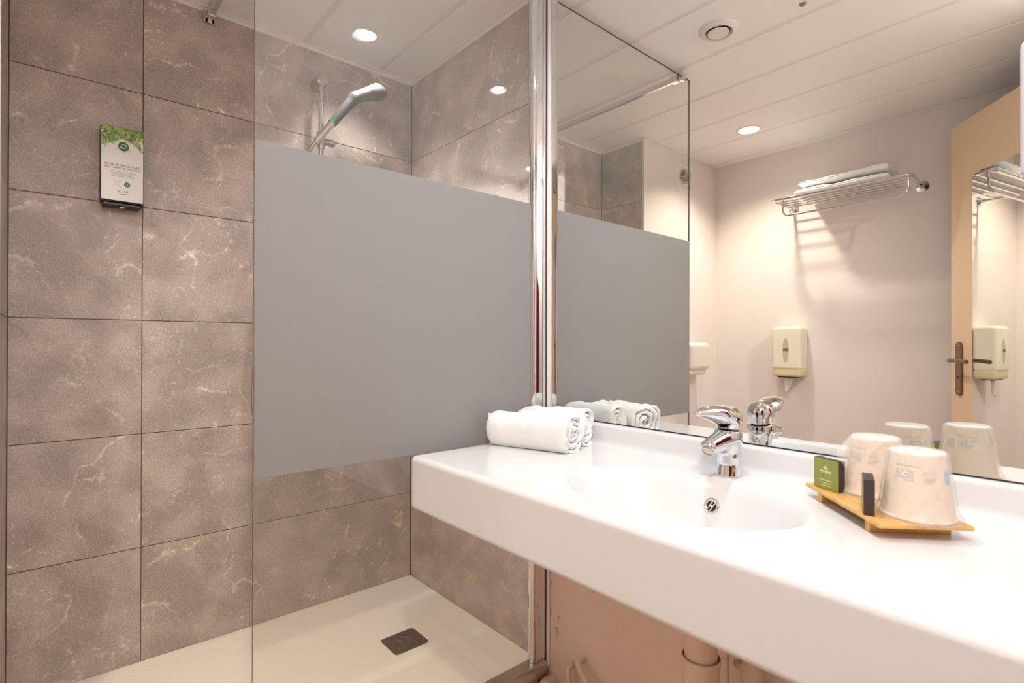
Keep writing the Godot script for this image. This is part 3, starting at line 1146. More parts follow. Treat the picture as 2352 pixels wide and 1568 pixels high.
func build_vanity() -> void:
	var v := thing("vanity_counter", "long white moulded washbasin counter with a deep rounded apron", "washbasin")
	# body: rounded box whose top face carries the basin
	var lo := Vector3(0.086, 0.694, 0.001)
	var hi := Vector3(XR - 0.001, CY, 0.500)
	var r := 0.014
	var c := (lo + hi) / 2
	var h := (hi - lo) / 2
	var inn := h - Vector3(r, r, r)
	var mb := MB.new()
	mb.rbox(c, hi - lo, r, 5)
	# drop the plain top face, then lay the basin grid there
	var keep := PackedInt32Array()
	for i in range(0, mb.idx.size(), 3):
		var flat := true
		for k in 3:
			var p := mb.v[mb.idx[i + k]]
			if mb.n[mb.idx[i + k]].y < 0.999 or p.y < CY - 0.0001:
				flat = false
		if not flat:
			keep.append(mb.idx[i]); keep.append(mb.idx[i + 1]); keep.append(mb.idx[i + 2])
	mb.idx = keep
	var xs := [lo.x + r]
	var x := 0.44
	while x <= 0.96:
		xs.append(x)
		x += 0.004
	xs.append(hi.x - r)
	var zs := [lo.z + r]
	var z := 0.10
	while z <= 0.46:
		zs.append(z)
		z += 0.004
	zs.append(hi.z - r)
	var base := mb.v.size()
	for xx in xs:
		for zz in zs:
			var d := basin_depth(xx, zz)
			var e := 0.001
			var nn := Vector3((basin_depth(xx + e, zz) - basin_depth(xx - e, zz)) / (2 * e), 1.0, (basin_depth(xx, zz + e) - basin_depth(xx, zz - e)) / (2 * e)).normalized()
			mb.add(Vector3(xx, CY - d, zz), nn, Vector2(xx, zz))
	for i in xs.size() - 1:
		for j in zs.size() - 1:
			var o := base + i * zs.size() + j
			mb.quad(o, o + 1, o + zs.size() + 1, o + zs.size())
	part("counter_top", mb, M.solid_white, v)
	# upstand with a cove at its foot
	var up := PackedVector2Array([Vector2(0.001, CY - 0.004), Vector2(0.040, CY - 0.004)])
	for i in 7:
		var a := PI * 1.5 - PI / 2 * i / 6.0
		up.append(Vector2(0.040, CY + 0.0178) + Vector2(cos(a), sin(a)) * 0.018)
	for i in 6:
		var a := PI / 2 * i / 5.0
		up.append(Vector2(0.0130, CY + 0.0490) + Vector2(cos(a), sin(a)) * 0.0085)
	up.append(Vector2(0.001, CY + 0.0575))
	var ub := MB.new()
	var bs := Basis(Vector3.BACK, Vector3.UP, Vector3.RIGHT)
	ub.sweep(up, true, [Transform3D(bs, Vector3(lo.x + 0.002, 0, 0)), Transform3D(bs, Vector3(hi.x, 0, 0))])
	part("upstand", ub, M.solid_white, v)
	# overflow ring and waste
	var oz := 0.146
	var oy := CY - basin_depth(0.703, oz)
	var e2 := 0.002
	var on := Vector3(0, 1, (basin_depth(0.703, oz + e2) - basin_depth(0.703, oz - e2)) / (2 * e2)).normalized()
	var ob := Basis(Quaternion(Vector3.UP, on))
	var oo := Vector3(0.703, oy, oz)
	var ring := MB.new()
	ring.lathe(PackedVector2Array([Vector2(0.0105, -0.002), Vector2(0.0105, 0.0022), Vector2(0.0125, 0.0036), Vector2(0.0155, 0.0030), Vector2(0.0172, 0.0012), Vector2(0.0174, -0.002)]), Transform3D(ob, oo), 36, 50.0)
	part("overflow_ring", ring, M.chrome, v)
	var hole := MB.new()
	hole.lathe(PackedVector2Array([Vector2(0, 0.0008), Vector2(0.0108, 0.0008)]), Transform3D(ob, oo), 24)
	part("overflow_hole", hole, M.dark, v)
	var cr := MB.new()
	cr.rbox(Vector3(0.0034, 0.0022, 0), Vector3(0.0030, 0.0018, 0.0200), 0.0008)
	cr.rbox(Vector3(-0.0034, 0.0022, 0), Vector3(0.0030, 0.0018, 0.0200), 0.0008)
	cr.rbox(Vector3(0, 0.0022, 0), Vector3(0.0060, 0.0018, 0.0042), 0.0008)
	part("overflow_bridge", cr, M.chrome, v, oo, ob * Basis(Vector3.UP, -0.45))
	var ws := MB.new()
	ws.lathe(PackedVector2Array([Vector2(0, 0.006), Vector2(0.018, 0.005), Vector2(0.022, 0.002), Vector2(0.030, 0.002), Vector2(0.032, -0.002)]), Transform3D(Basis.IDENTITY, Vector3(0.70, CY - 0.1155, 0.285)), 36)
	part("waste_plug", ws, M.chrome, v)
	# ---- mirror
	var mi := thing("wall_mirror", "large frameless mirror covering the wall above the counter", "mirror", Vector3(0, 0, 0))
	box("mirror_glass", Vector3(0.0895, CY + 0.0605, -0.0045), Vector3(XR - 0.002, YC - 0.0006, 0.0), M.mirror, mi)
	box("mirror_edge", Vector3(0.0895, CY + 0.0580, -0.0045), Vector3(XR - 0.002, CY + 0.0604, -0.0002), M.mirror_edge, mi)
	# ---- tap
	build_tap()
	# ---- white box near the frame's right edge
	var wb := thing("wall_box", "white plastic wall-mounted box on the mirror at the right edge", "wall box", Vector3(1.232, 1.458, 0.0005))
	box("housing", Vector3(-0.071, -0.103, 0.0), Vector3(0.071, 0.103, 0.1), mat(s8(198, 191, 194), 0.35), wb, 0.012)
	box("base_plate", Vector3(-0.066, -0.098, -0.0004), Vector3(0.066, 0.098, 0.006), M.white_trim, wb, 0.003)
	for i in 5:
		box("vent_slot", Vector3(-0.04, -0.06 + i * 0.012, 0.0998), Vector3(0.04, -0.055 + i * 0.012, 0.1006), M.grey_plastic, wb)


func build_tap() -> void:
	var t := thing("basin_tap", "chrome single-lever basin mixer tap", "tap", Vector3(0.703, CY, 0.078))
	var body := func(p: Vector3) -> float:
		var b := cone(p, Vector3(0, -0.02, 0.002), Vector3(0, 0.050, -0.004), 0.0270, 0.0200)
		var b2 := cone(p, Vector3(0, 0.045, -0.004), Vector3(0, 0.125, -0.002), 0.0225, 0.0262)
		var s := cone(p, Vector3(0, 0.0800, 0.000), Vector3(0, 0.0700, 0.078), 0.0262, 0.0165)
		var d := smin(smin(b, b2, 0.012), s, 0.014)
		d = maxf(d, -p.y)
		d = maxf(d, p.y - 0.0955 - p.z * 0.12)
		# cut of the outlet
		var nn := Vector3(0, -0.62, 0.78)
		return maxf(d, (p - Vector3(0, 0.064, 0.084)).dot(nn))
	part("tap_body", nets(body, Vector3(-0.036, -0.004, -0.034), Vector3(0.036, 0.112, 0.102), 0.0028), M.chrome, t)
	var hand := func(p: Vector3) -> float:
		var z := clampf(p.z, -0.003, 0.119)
		var k := (z + 0.003) / 0.122
		var yc := 0.1205 + 0.0215 * (1.0 - (1.0 - k) * (1.0 - k))
		var r := lerpf(0.0248, 0.0060, k * k * (1.6 - 0.6 * k))
		var lever := Vector3(p.x * lerpf(0.97, 0.72, smoothstep(0.0, 0.5, k)), p.y - yc, p.z - z).length() - r
		var skirt := cone(p, Vector3(0, 0.080, -0.003), Vector3(0, 0.1215, -0.003), 0.0250, 0.0250)
		return maxf(smin(skirt, lever, 0.010), 0.0985 + p.z * 0.12 - p.y)
	part("tap_lever", nets(hand, Vector3(-0.036, 0.090, -0.036), Vector3(0.036, 0.164, 0.134), 0.0028), M.chrome, t)
	var gap := MB.new()
	gap.tube(PackedVector3Array([Vector3(0, 0.088, -0.002), Vector3(0, 0.104, -0.002)]), 0.0205, 24)
	part("cartridge_gap", gap, M.dark, t)
	var dot := MB.new()
	dot.lathe(PackedVector2Array([Vector2(0, 0.001), Vector2(0.0026, 0.0008), Vector2(0.003, 0)]), Transform3D(Basis(Vector3.RIGHT, PI / 2), Vector3(0, 0.117, 0.0238)), 14)
	part("marker_dot", dot, M.grey_plastic, t)
	var nn := Vector3(0, -0.62, 0.78).normalized()
	var ab := Basis(Quaternion(Vector3.UP, nn))
	var ae := MB.new()
	ae.lathe(PackedVector2Array([Vector2(0.0, 0.003), Vector2(0.0095, 0.003), Vector2(0.0097, 0.0045), Vector2(0.0128, 0.0045), Vector2(0.0132, -0.004)]), Transform3D(ab, Vector3(0, 0.0630, 0.0825)), 28)
	part("aerator", ae, M.chrome_soft, t)
	var rod := MB.new()
	rod.tube(PackedVector3Array([Vector3(0.004, 0.0, -0.034), Vector3(0.004, 0.052, -0.034)]), 0.0024, 10)
	var rd := part("pull_rod", rod, M.chrome, t)
	var kb := SphereMesh.new()
	kb.radius = 0.0072
	kb.height = 0.0144
	part("rod_knob", kb, M.chrome, rd, Vector3(0.004, 0.057, -0.034))


# ---------------------------------------------------------------- the side seen in the mirror
func build_far_side() -> void:
	# ---- towel rack
	var rk := thing("towel_rack", "chrome wall-mounted towel rack with long bars", "towel rack", Vector3(0, 0, Z2))
	var yr := 1.888
	for x in [0.003, 0.603]:
		var ro := MB.new()
		ro.lathe(PackedVector2Array([Vector2(0, 0.034), Vector2(0.010, 0.033), Vector2(0.012, 0.016), Vector2(0.020, 0.010), Vector2(0.028, 0.004), Vector2(0.0285, 0.0)]), Transform3D(Basis(Vector3.RIGHT, -PI / 2), Vector3(x, yr, -0.0005)), 28)
		part("rosette", ro, M.chrome, rk)
	# front bar bends back into the two wall arms
	var fr := MB.new()
	fr.tube(bent([Vector3(0.003, yr, -0.02), Vector3(-0.012, yr, -0.285), Vector3(0.622, yr, -0.285), Vector3(0.603, yr, -0.02)], 0.045, 8), 0.0075, 12)
	part("shelf_frame", fr, M.chrome, rk)
	for i in 4:
		var ba := MB.new()
		var zb := -0.075 - 0.048 * i
		ba.tube(PackedVector3Array([Vector3(-0.002, yr - 0.001, zb), Vector3(0.609, yr - 0.001, zb)]), 0.0046, 10)
		part("shelf_bar", ba, M.chrome, rk)
	var hr := MB.new()
	hr.tube(bent([Vector3(0.050, yr - 0.002, -0.262), Vector3(0.050, yr - 0.090, -0.270), Vector3(0.604, yr - 0.090, -0.270), Vector3(0.604, yr - 0.002, -0.262)], 0.035, 8), 0.0055, 12)
	part("hanging_rail", hr, M.chrome, rk)
	# ---- two folded towels on it
	for k in 2:
		folded_towel("folded_towel", ["lower folded white bath towel lying on the chrome rack", "upper folded white bath towel on top of the rack pile"][k], Vector3(0.318 + 0.004 * k, yr + 0.0068 + k * 0.0425, Z2 - 0.150), 0.43 - 0.02 * k, 0.245 - 0.02 * k, 0.038, 0.02 - 0.03 * k, 31 + k, "bath towels on the rack")
	# ---- paper dispenser
	var pd := thing("paper_dispenser", "cream plastic paper dispenser on the far wall", "dispenser", Vector3(-0.001, 0.92, Z2 - 0.0005), PI)
	# local z points into the room
	var sh := MB.new()
	sh.rbox(Vector3(0, 0.165, 0.054), Vector3(0.160, 0.245, 0.106), 0.018, 5)
	part("cover", sh, M.cream_plastic, pd)
	var lip := MB.new()
	lip.rbox(Vector3(0, 0.030, 0.052), Vector3(0.158, 0.052, 0.102), 0.016, 4)
	part("lower_tray", lip, M.beige_plastic, pd)
	box("outlet", Vector3(-0.055, -0.002, 0.030), Vector3(0.055, 0.006, 0.085), M.navy, pd, 0.003)
	var ov := MB.new()
	ov.lathe(PackedVector2Array([Vector2(0, 0.003), Vector2(0.7, 0.0028), Vector2(0.95, 0.002), Vector2(1.0, 0.0)]), Transform3D(Basis(Vector3.RIGHT, PI / 2) * Basis.from_scale(Vector3(0.017, 1.0, 0.070)), Vector3(0.0, 0.155, 0.1065)), 36)
	part("sight_window", ov, M.window_plastic, pd)
	var mk := MB.new()
	for i in 5:
		mk.rbox(Vector3(-0.010 + i * 0.005, 0.158 + [0.0, 0.002, 0.0005, 0.003, 0.001][i], 0.1100), Vector3(0.0028, 0.008 + [0.004, 0.0, 0.003, 0.001, 0.004][i], 0.0008), 0.0003, 1)
	mk.rbox(Vector3(0, 0.1505, 0.1100), Vector3(0.026, 0.0022, 0.0008), 0.0003, 1)
	part("small_print", mk, M.navy, pd)
	var ts := MB.new()
	var tp := PackedVector3Array()
	for i in 9:
		for j in 7:
			var u := (i / 8.0 - 0.5)
			var q := j / 6.0
			tp.append(Vector3(-0.002 + u * 0.062 * (1.0 - 0.55 * q) + 0.014 * q, 0.002 - 0.085 * q - 0.018 * u * q, 0.060 + 0.008 * sin(u * 9.0) * q))
	ts.grid(tp, 9, 7)
	part("paper_sheet", ts, M.tissue, pd)
	# ---- white roll holder on the shaft wall
	var tr := thing("roll_dispenser", "white rounded wall dispenser partly hidden behind the frosted glass", "dispenser", Vector3(XS + 0.0005, 0.93, 1.69), PI / 2)
	var rb := MB.new()
	rb.rbox(Vector3(0, 0.105, 0.058), Vector3(0.20, 0.165, 0.115), 0.03, 5)
	part("cover", rb, mat(s8(238, 229, 222), 0.3), tr)
	var rl := MB.new()
	rl.rbox(Vector3(0, 0.016, 0.05), Vector3(0.17, 0.034, 0.09), 0.014, 4)
	part("lower_tray", rl, M.white_trim, tr)
	# ---- round wall vent
	var wv := thing("wall_vent", "round white ventilation grille high on the shaft wall", "vent", Vector3(XS, 2.108, 1.668), PI / 2)
	var pl := MB.new()
	pl.lathe(PackedVector2Array([Vector2(0.0, 0.009), Vector2(0.078, 0.009), Vector2(0.092, 0.006), Vector2(0.096, 0.002), Vector2(0.096, 0.0005)]), Transform3D(Basis(Vector3.RIGHT, PI / 2), Vector3.ZERO), 48)
	part("base_plate", pl, M.cream_plastic, wv)
	var co := MB.new()
	co.lathe(PackedVector2Array([Vector2(0.0, 0.012), Vector2(0.034, 0.012), Vector2(0.034, 0.009)]), Transform3D(Basis(Vector3.RIGHT, PI / 2), Vector3.ZERO), 32)
	part("throat", co, M.steel, wv)
	for i in 8:
		var yy := -0.045 + 0.0125 * i
		var hw := sqrt(maxf(0.0004, 0.048 * 0.048 - yy * yy))
		var fb := MB.new()
		fb.rbox(Vector3(0, 0, 0.018), Vector3(2.0 * hw, 0.0028, 0.034), 0.001, 2)
		part("louvre", fb, M.cream_plastic, wv, Vector3(0, yy, 0.009), Basis(Vector3.RIGHT, 0.35))
	# ---- ceiling extractor valve
	var cv := thing("ceiling_valve", "round white extractor valve in the ceiling", "vent", Vector3(0.298, YC, 0.638))
	var ri := MB.new()
	ri.lathe(PackedVector2Array([Vector2(0.042, 0.0), Vector2(0.042, -0.004), Vector2(0.050, -0.015), Vector2(0.060, -0.011), Vector2(0.066, -0.003), Vector2(0.067, 0.0)]), Transform3D.IDENTITY, 44, 50.0)
	part("collar", ri, M.white_trim, cv)
	var da := MB.new()
	da.lathe(PackedVector2Array([Vector2(0, -0.0012), Vector2(0.0425, -0.0012)]), Transform3D.IDENTITY, 32)
	part("dark_gap", da, M.steel, cv)
	var vd := MB.new()
	vd.lathe(PackedVector2Array([Vector2(0.010, -0.0014), Vector2(0.030, -0.006), Vector2(0.0365, -0.012), Vector2(0.035, -0.0155), Vector2(0, -0.0165)]), Transform3D.IDENTITY, 40, 50.0)
	part("disc", vd, M.white_trim, cv)
	# ---- small grey sensor
	var se := thing("ceiling_spot_dome", "tiny grey dome on the ceiling at the top edge", "spot_dome", Vector3(0.5565, YC, 0.7125))  # low grey dome drawn where the ceiling has a dark blur
	var sd := MB.new()
	sd.lathe(PackedVector2Array([Vector2(0.0, -0.007), Vector2(0.006, -0.006), Vector2(0.010, -0.002), Vector2(0.0105, 0.0)]), Transform3D.IDENTITY, 24, 60.0)
	part("dome", sd, mat(s8(150, 138, 126), 0.7), se)
	# ---- door
	build_door()
	# ---- maroon bath robe on the right wall (mirrored by the chrome)
	var rb2 := thing("hanging_robe", "dark red terry robe hanging on the right wall out of frame", "robe", Vector3(XR - 0.001, 0, 0.86))
	var hk := MB.new()
	hk.tube(bent([Vector3(0, 1.80, 0), Vector3(-0.045, 1.80, 0), Vector3(-0.045, 1.83, 0)], 0.012), 0.006, 10)
	part("hook", hk, M.chrome, rb2)
	var rp := PackedVector3Array()
	var nu := 49
	var nv := 30
	for i in nu:
		for j in nv:
			var a := TAU * i / (nu - 1)
			var q := j / (nv - 1.0)
			var wd := lerpf(0.03, 0.26, smoothstep(0.0, 0.35, q))
			var dp := lerpf(0.02, 0.050, smoothstep(0.0, 0.3, q)) + 0.012 * sin(a * 7.0 + q * 2.0) * q
			rp.append(Vector3(-0.064 + cos(a) * dp, 1.80 - 1.12 * q, sin(a) * wd))
	var rm := MB.new()
	rm.grid(rp, nu, nv)
	part("cloth", rm, M.maroon, rb2)


func folded_towel(called: String, label: String, at: Vector3, w: float, d: float, h: float, turn: float, sd: int, group: String) -> void:
	var t := thing(called, label, "towel", at, turn, group)
	# a sheet folded in three: three soft layers joined at alternating sides
	var n := noise(sd, 6.0, 3)
	var nu := 64
	var nv := 40
	for k in 1:
		var mb := MB.new()
		var pts := PackedVector3Array()
		for i in nu:
			for j in nv:
				var a := TAU * i / nu
				var u := j / (nv - 1.0) * 2.0 - 1.0
				var ca := signf(cos(a)) * pow(absf(cos(a)), 0.5)
				var sa := signf(sin(a)) * pow(absf(sin(a)), 0.8)
				var endr := sqrt(maxf(0.0, 1.0 - pow(absf(u), 10.0)))
				# a crease runs round the edge where the sheet is folded
				var crease := 1.0 - 0.035 * exp(-pow(sa / 0.10, 2.0))
				var p := Vector3(u * w / 2, h * 0.5 + sa * h * 0.5 * endr, ca * d / 2 * lerpf(0.94, 1.0, endr) * crease)
				p.y += 0.009 * n.get_noise_3d(p.x, 0.0, p.z) * smoothstep(0.2, 1.0, p.y / h)
				p.x += 0.008 * n.get_noise_3d(p.y * 6.0, p.z, p.x + 4.0)
				p.z += 0.006 * n.get_noise_3d(p.x, p.y * 6.0, 9.0)
				pts.append(p)
		mb.grid(pts, nu, nv, true)
		part("fold", mb, M.towel, t)


func build_door() -> void:
	var F := Vector3(0.742, 0, 1.892)
	var u := Vector3(0.625, 0, -0.7806).normalized()
	var ang := atan2(-u.z, u.x)
	var d := thing("bathroom_door", "beige flush door standing open, seen in the mirror", "door", F, ang)
	# local x runs from the free edge to the hinge; local -z is the side facing the mirror
	d.rotation.y = ang
	var nrm := d.basis * Vector3(0, 0, -1)
	var s := -1.0 if nrm.dot(Vector3(-0.78, 0, -0.625)) > 0.0 else 1.0
	var z0 := 0.0
	var zb := -s * 0.040
	box("door_leaf", Vector3(0, 0.008, minf(z0, zb)), Vector3(0.722, 2.083, maxf(z0, zb)), M.door, d, 0.002)
	var f := s
	var mg := box("door_mirror", Vector3(0.152, 0.22, minf(f * 0.0004, f * 0.0044)), Vector3(0.640, 1.829, maxf(f * 0.0004, f * 0.0044)), M.mirror, d)
	mg.set_meta("label", "tall mirror fixed on the door")
	for c in [[0.215, 1.829], [0.57, 1.829], [0.215, 0.22], [0.57, 0.22]]:
		box("mirror_clip", Vector3(c[0] - 0.007, c[1] - 0.006, minf(f * 0.0004, f * 0.008)), Vector3(c[0] + 0.007, c[1] + 0.006, maxf(f * 0.0004, f * 0.008)), M.door_metal, d, 0.002)
	var plate := MB.new()
	var pp := PackedVector2Array()
	for i in 13:
		var a := PI * i / 12.0
		pp.append(Vector2(cos(a) * 0.0205, 0.098 + sin(a) * 0.0205))
	for i in 13:
		var a := PI + PI * i / 12.0
		pp.append(Vector2(cos(a) * 0.0205, -0.098 + sin(a) * 0.0205))
	plate.sweep(pp, true, [Transform3D(Basis.IDENTITY, Vector3(0, 0, f * 0.0004)), Transform3D(Basis.IDENTITY, Vector3(0, 0, f * 0.006)), Transform3D(Basis.from_scale(Vector3(0.93, 0.985, 1)), Vector3(0, 0, f * 0.0085))])
	var hp := part("handle_plate", plate, M.door_metal, d, Vector3(0.062, 1.002, 0))
	var lv := MB.new()
	lv.tube(bent([Vector3(0, 0.036, f * 0.008), Vector3(0, 0.036, f * 0.048), Vector3(0.06, 0.038, f * 0.050), Vector3(0.125, 0.034, f * 0.047)], 0.018, 6), 0.0088, 14)
	part("lever", lv, M.door_metal, hp)
	var ky := MB.new()
	ky.lathe(PackedVector2Array([Vector2(0, 0.0008), Vector2(0.0052, 0.0008), Vector2(0.0055, 0)]), Transform3D(Basis(Vector3.RIGHT, f * PI / 2), Vector3(0, -0.038, f * 0.0086)), 16)
	part("keyhole", ky, M.dark, hp)
	for y in [0.101, -0.101]:
		var sc := MB.new()
		sc.lathe(PackedVector2Array([Vector2(0, 0.0016), Vector2(0.003, 0.0012), Vector2(0.0040, 0)]), Transform3D(Basis(Vector3.RIGHT, f * PI / 2), Vector3(0, y, f * 0.0086)), 14)
		part("screw", sc, M.chrome_soft, hp)
	for y in [0.25, 1.05, 1.85]:
		var hg := MB.new()
		hg.tube(PackedVector3Array([Vector3(0.728, y - 0.05, zb / 2), Vector3(0.728, y + 0.05, zb / 2)]), 0.007, 12)
		part("hinge", hg, M.door_metal, d)


# ---------------------------------------------------------------- things on the counter
func rolled_towel(label: String, at: Vector3, turn: float, len: float, a: float, b: float, sd: int) -> void:
	var t := thing("hand_towel", label, "towel", at, turn, "rolled hand towels on the counter")
	# a thick sheet wound into a flattened spiral; axis along local x
	var n := noise(sd, 9.0, 3)
	var turns := 3.4
	var steps := 150
	var th := 0.0112
	var cen := []
	for i in steps + 1:
		var q := float(i) / steps
		var ang := -PI * 0.55 + q * TAU * turns
		var s := lerpf(0.10, 1.0, pow(q, 0.85))
		var rx := a * s - th * 0.5
		var ry := b * s - th * 0.5
		var cz := cos(ang)
		var cyy := sin(ang)
		var z := maxf(rx, 0.004) * signf(cz) * pow(absf(cz), 0.8)
		var y := maxf(ry, 0.004) * signf(cyy) * pow(absf(cyy), 0.9)
		# settle: flat below
		cen.append(Vector2(z + 0.004 * n.get_noise_2d(q * 3.0, 1.0) * (1.0 - q), y + 0.005 * n.get_noise_2d(q * 3.0, 7.0) * (1.0 - q)))
	# closed outline of the sheet
	var outl := PackedVector2Array()
	var inl := []
	for i in steps + 1:
		var d: Vector2 = cen[mini(i + 1, steps)] - cen[maxi(i - 1, 0)]
		var nn := Vector2(d.y, -d.x).normalized()
		var hw := th * 0.5 * (1.0 if i > 2 and i < steps - 2 else 0.7)
		outl.append(cen[i] + nn * hw)
		inl.append(cen[i] - nn * hw)
	inl.reverse()
	for p in inl:
		outl.append(p)
	var np := outl.size()
	var mb := MB.new()
	var nx := 60
	var pts := PackedVector3Array()
	for i in np:
		var mid: Vector2 = (outl[i] + outl[np - 1 - i]) * 0.5
		for j in nx:
			var u := j / (nx - 1.0)
			var x := (u - 0.5) * len
			var edge := minf(u, 1.0 - u) * len
			var k := 1.0 if edge > 0.009 else sqrt(maxf(0.0, 1.0 - pow(1.0 - edge / 0.009, 2.0)))
			var p2 := mid.lerp(outl[i], k)
			var p := Vector3(x, p2.y + b, p2.x)
			var wob := n.get_noise_3d(x * 0.9, p2.y * 0.8, p2.x * 0.8)
			p.x += 0.010 * n.get_noise_3d(3.0, p2.y * 3.0, p2.x * 3.0) * absf(u - 0.5) * 2.0
			p.y += 0.009 * wob * smoothstep(0.0, b * 1.2, p.y) - 0.004 * smoothstep(0.55, 0.0, u) * p.y / b
			p.z += 0.005 * n.get_noise_3d(x * 1.1 + 5.0, p2.y, p2.x)
			p.y -= 0.012 * (1.0 - smoothstep(0.0, 0.06, p.y))
			p.y = maxf(p.y, 0.0006 + 0.00004 * (i % 7))
			pts.append(p)
	mb.grid(pts, np, nx, true)
	part("towel_sheet", mb, M.towel, t)


func soap_box(label: String, at: Vector3, turn: float) -> void:
	var t := thing("soap_box", label, "soap box", at, turn, "small soap boxes on the tray")
	var w := 0.053
	var h := 0.054
	var d := 0.0145
	box("carton", Vector3(-w / 2, 0.0003, -d / 2), Vector3(w / 2, h, d / 2 - 0.0006), M.soap_brown, t, 0.0006)
	box("front_panel", Vector3(-w / 2 + 0.0004, 0.0007, d / 2 - 0.0006), Vector3(w / 2 - 0.0004, h - 0.0004, d / 2), M.soap_green, t, 0.0002)
	box("back_panel", Vector3(-w / 2 + 0.0004, 0.0007, -d / 2 - 0.0006), Vector3(w / 2 - 0.0004, h - 0.0004, -d / 2), M.soap_green, t, 0.0002)
	var z := d / 2 + 0.0001
	var lf := MB.new()
	for k in 3:
		var q: Array = [[0.0, 0.0405, 0.0020], [-0.0024, 0.0378, 0.0026], [0.0024, 0.0372, 0.0030]][k]
		lf.lathe(PackedVector2Array([Vector2(0, 0.0002), Vector2(1.0, 0.0002), Vector2(1.0, 0)]), Transform3D(Basis(Vector3.RIGHT, PI / 2) * Basis.from_scale(Vector3(q[2], 1.0, q[2] * 0.75)), Vector3(q[0], q[1], z)), 16)
	part("emblem", lf, M.soap_print, t)
	var pr := MB.new()
	for q in [[0.0, 0.0320, 0.0240, 0.0028], [0.0, 0.0290, 0.0230, 0.0006], [0.0005, 0.0165, 0.0300, 0.0014], [0.0010, 0.0115, 0.0190, 0.0012], [0.0010, 0.0072, 0.0190, 0.0012]]:
		pr.rbox(Vector3(q[0], q[1], z), Vector3(q[2], q[3], 0.0002), 0.00008, 1)
	part("small_print", pr, M.soap_print, t)


func cup_print() -> ImageTexture:
	var w := 512
	var h := 128
	var im := Image.create(w, h, false, Image.FORMAT_RGB8)
	im.fill(s8(236, 212, 190))
	var rng := RandomNumberGenerator.new()
	rng.seed = 8
	for rep in 2:
		var o := rep * 256
		im.fill_rect(Rect2i(o + 20, 22, 70, 2), s8(150, 140, 146))
		for y in 4:
			for x in 6:
				if rng.randf() < 0.75:
					im.fill_rect(Rect2i(o + 22 + x * 9, 32 + y * 6, 6, 3), s8(120, 128, 160))
		im.fill_rect(Rect2i(o + 84, 30, 1, 26), s8(180, 160, 150))
		for y in 5:
			im.fill_rect(Rect2i(o + 96, 32 + y * 5, 26 + rng.randi() % 10, 2), s8(150, 168, 168) if y < 3 else s8(140, 140, 160))
		im.fill_rect(Rect2i(o + 160, 30, 26, 26), s8(110, 168, 210))
		im.fill_rect(Rect2i(o + 168, 38, 8, 8), s8(190, 215, 230))
		for y in 5:
			im.fill_rect(Rect2i(o + 192, 20 + y * 5, 30, 2), s8(150, 150, 156))
	return ImageTexture.create_from_image(im)


func wrapped_cup(label: String, at: Vector3, turn: float, sd: int, flap: float, flap_at: float) -> void:
	var t := thing("wrapped_cup", label, "cup", at, turn, "upturned cups in plastic wrap")
	var hh := 0.098
	var rt := 0.0345
	var rb := 0.0455
	var cm := mat(Color.WHITE, 0.6)
	if not M.has("cup"):
		cm.albedo_texture = cup_print()
		M.cup = cm
	# cup wall as a grid with texture around it
	var cu := MB.new()
	var seg := 48
	var base := cu.v.size()
	for i in seg + 1:
		var a := TAU * i / seg
		for j in 3:
			var q := j / 2.0
			var r := lerpf(rb, rt, q)
			cu.add(Vector3(cos(a) * r, 0.004 + q * (hh - 0.006), -sin(a) * r), Vector3(cos(a), 0.11, -sin(a)).normalized(), Vector2(float(i) / seg, 1.0 - q))
	for i in seg:
		for j in 2:
			var o := base + i * 3 + j
			cu.quad(o, o + 1, o + 4, o + 3)
	part("cup_wall", cu, M.cup, t)
	var ri := MB.new()
	var rp := PackedVector3Array()
	for i in 40:
		rp.append(Vector3(cos(TAU * i / 40.0) * (rb + 0.0006), 0.0036, sin(TAU * i / 40.0) * (rb + 0.0006)))
	ri.tube(rp, 0.0026, 8, true)
	part("cup_rim", ri, M.cup, t)
	var ba := MB.new()
	ba.lathe(PackedVector2Array([Vector2(rt, hh - 0.002), Vector2(rt - 0.001, hh), Vector2(rt - 0.004, hh), Vector2(rt - 0.005, hh - 0.003), Vector2(0, hh - 0.003)]), Transform3D.IDENTITY, 40)
	part("cup_base", ba, M.tissue, t)
	# thin plastic bag, wrinkled, with a loose pointed corner
	var n := noise(sd, 1.6, 3)
	var bg := MB.new()
	var nu := 97
	var nv := 26
	var pts := PackedVector3Array()
	for i in nu:
		var a := TAU * i / (nu - 1)
		for j in nv:
			var q := j / (nv - 1.0)
			var r: float
			var y: float
			if q < 0.82:
				var k := q / 0.82
				r = lerpf(rb + 0.0052, rt + 0.0022, k)
				y = lerpf(0.0010, hh + 0.0010, k)
				r += 0.0050 * smoothstep(0.16, 0.0, k)
			else:
				var k2 := (q - 0.82) / 0.18
				r = (rt + 0.0022) * (1.0 - k2)
				y = hh + 0.0018 + 0.0012 * sin(k2 * 3.0)
			var dir := Vector3(cos(a), 0, -sin(a))
			var wr := n.get_noise_3d(dir.x * 2.0, y * 22.0 + dir.z * 1.4, dir.z * 2.0)
			var fine := sin(a * 13.0 + y * 120.0 + wr * 9.0)
			r += (0.0016 * wr + 0.0007 * fine) * (1.0 if q < 0.82 else 0.2)
			# loose corner
			var da := angle_difference(a, flap_at)
			r += flap * exp(-da * da / 0.045) * exp(-pow((y - 0.070) / 0.024, 2.0)) * (1.0 if q < 0.9 else 0.0)
			pts.append(Vector3(dir.x * r, maxf(y, 0.0008), dir.z * r))
	bg.grid(pts, nu, nv)
	if not M.has("bag"):
		var bm := mat(Color(0.97, 0.96, 0.95, 0.30), 0.3, 0.0, 0.5)
		bm.transparency = BaseMaterial3D.TRANSPARENCY_ALPHA
		M.bag = bm
	part("plastic_bag", bg, M.bag, t)


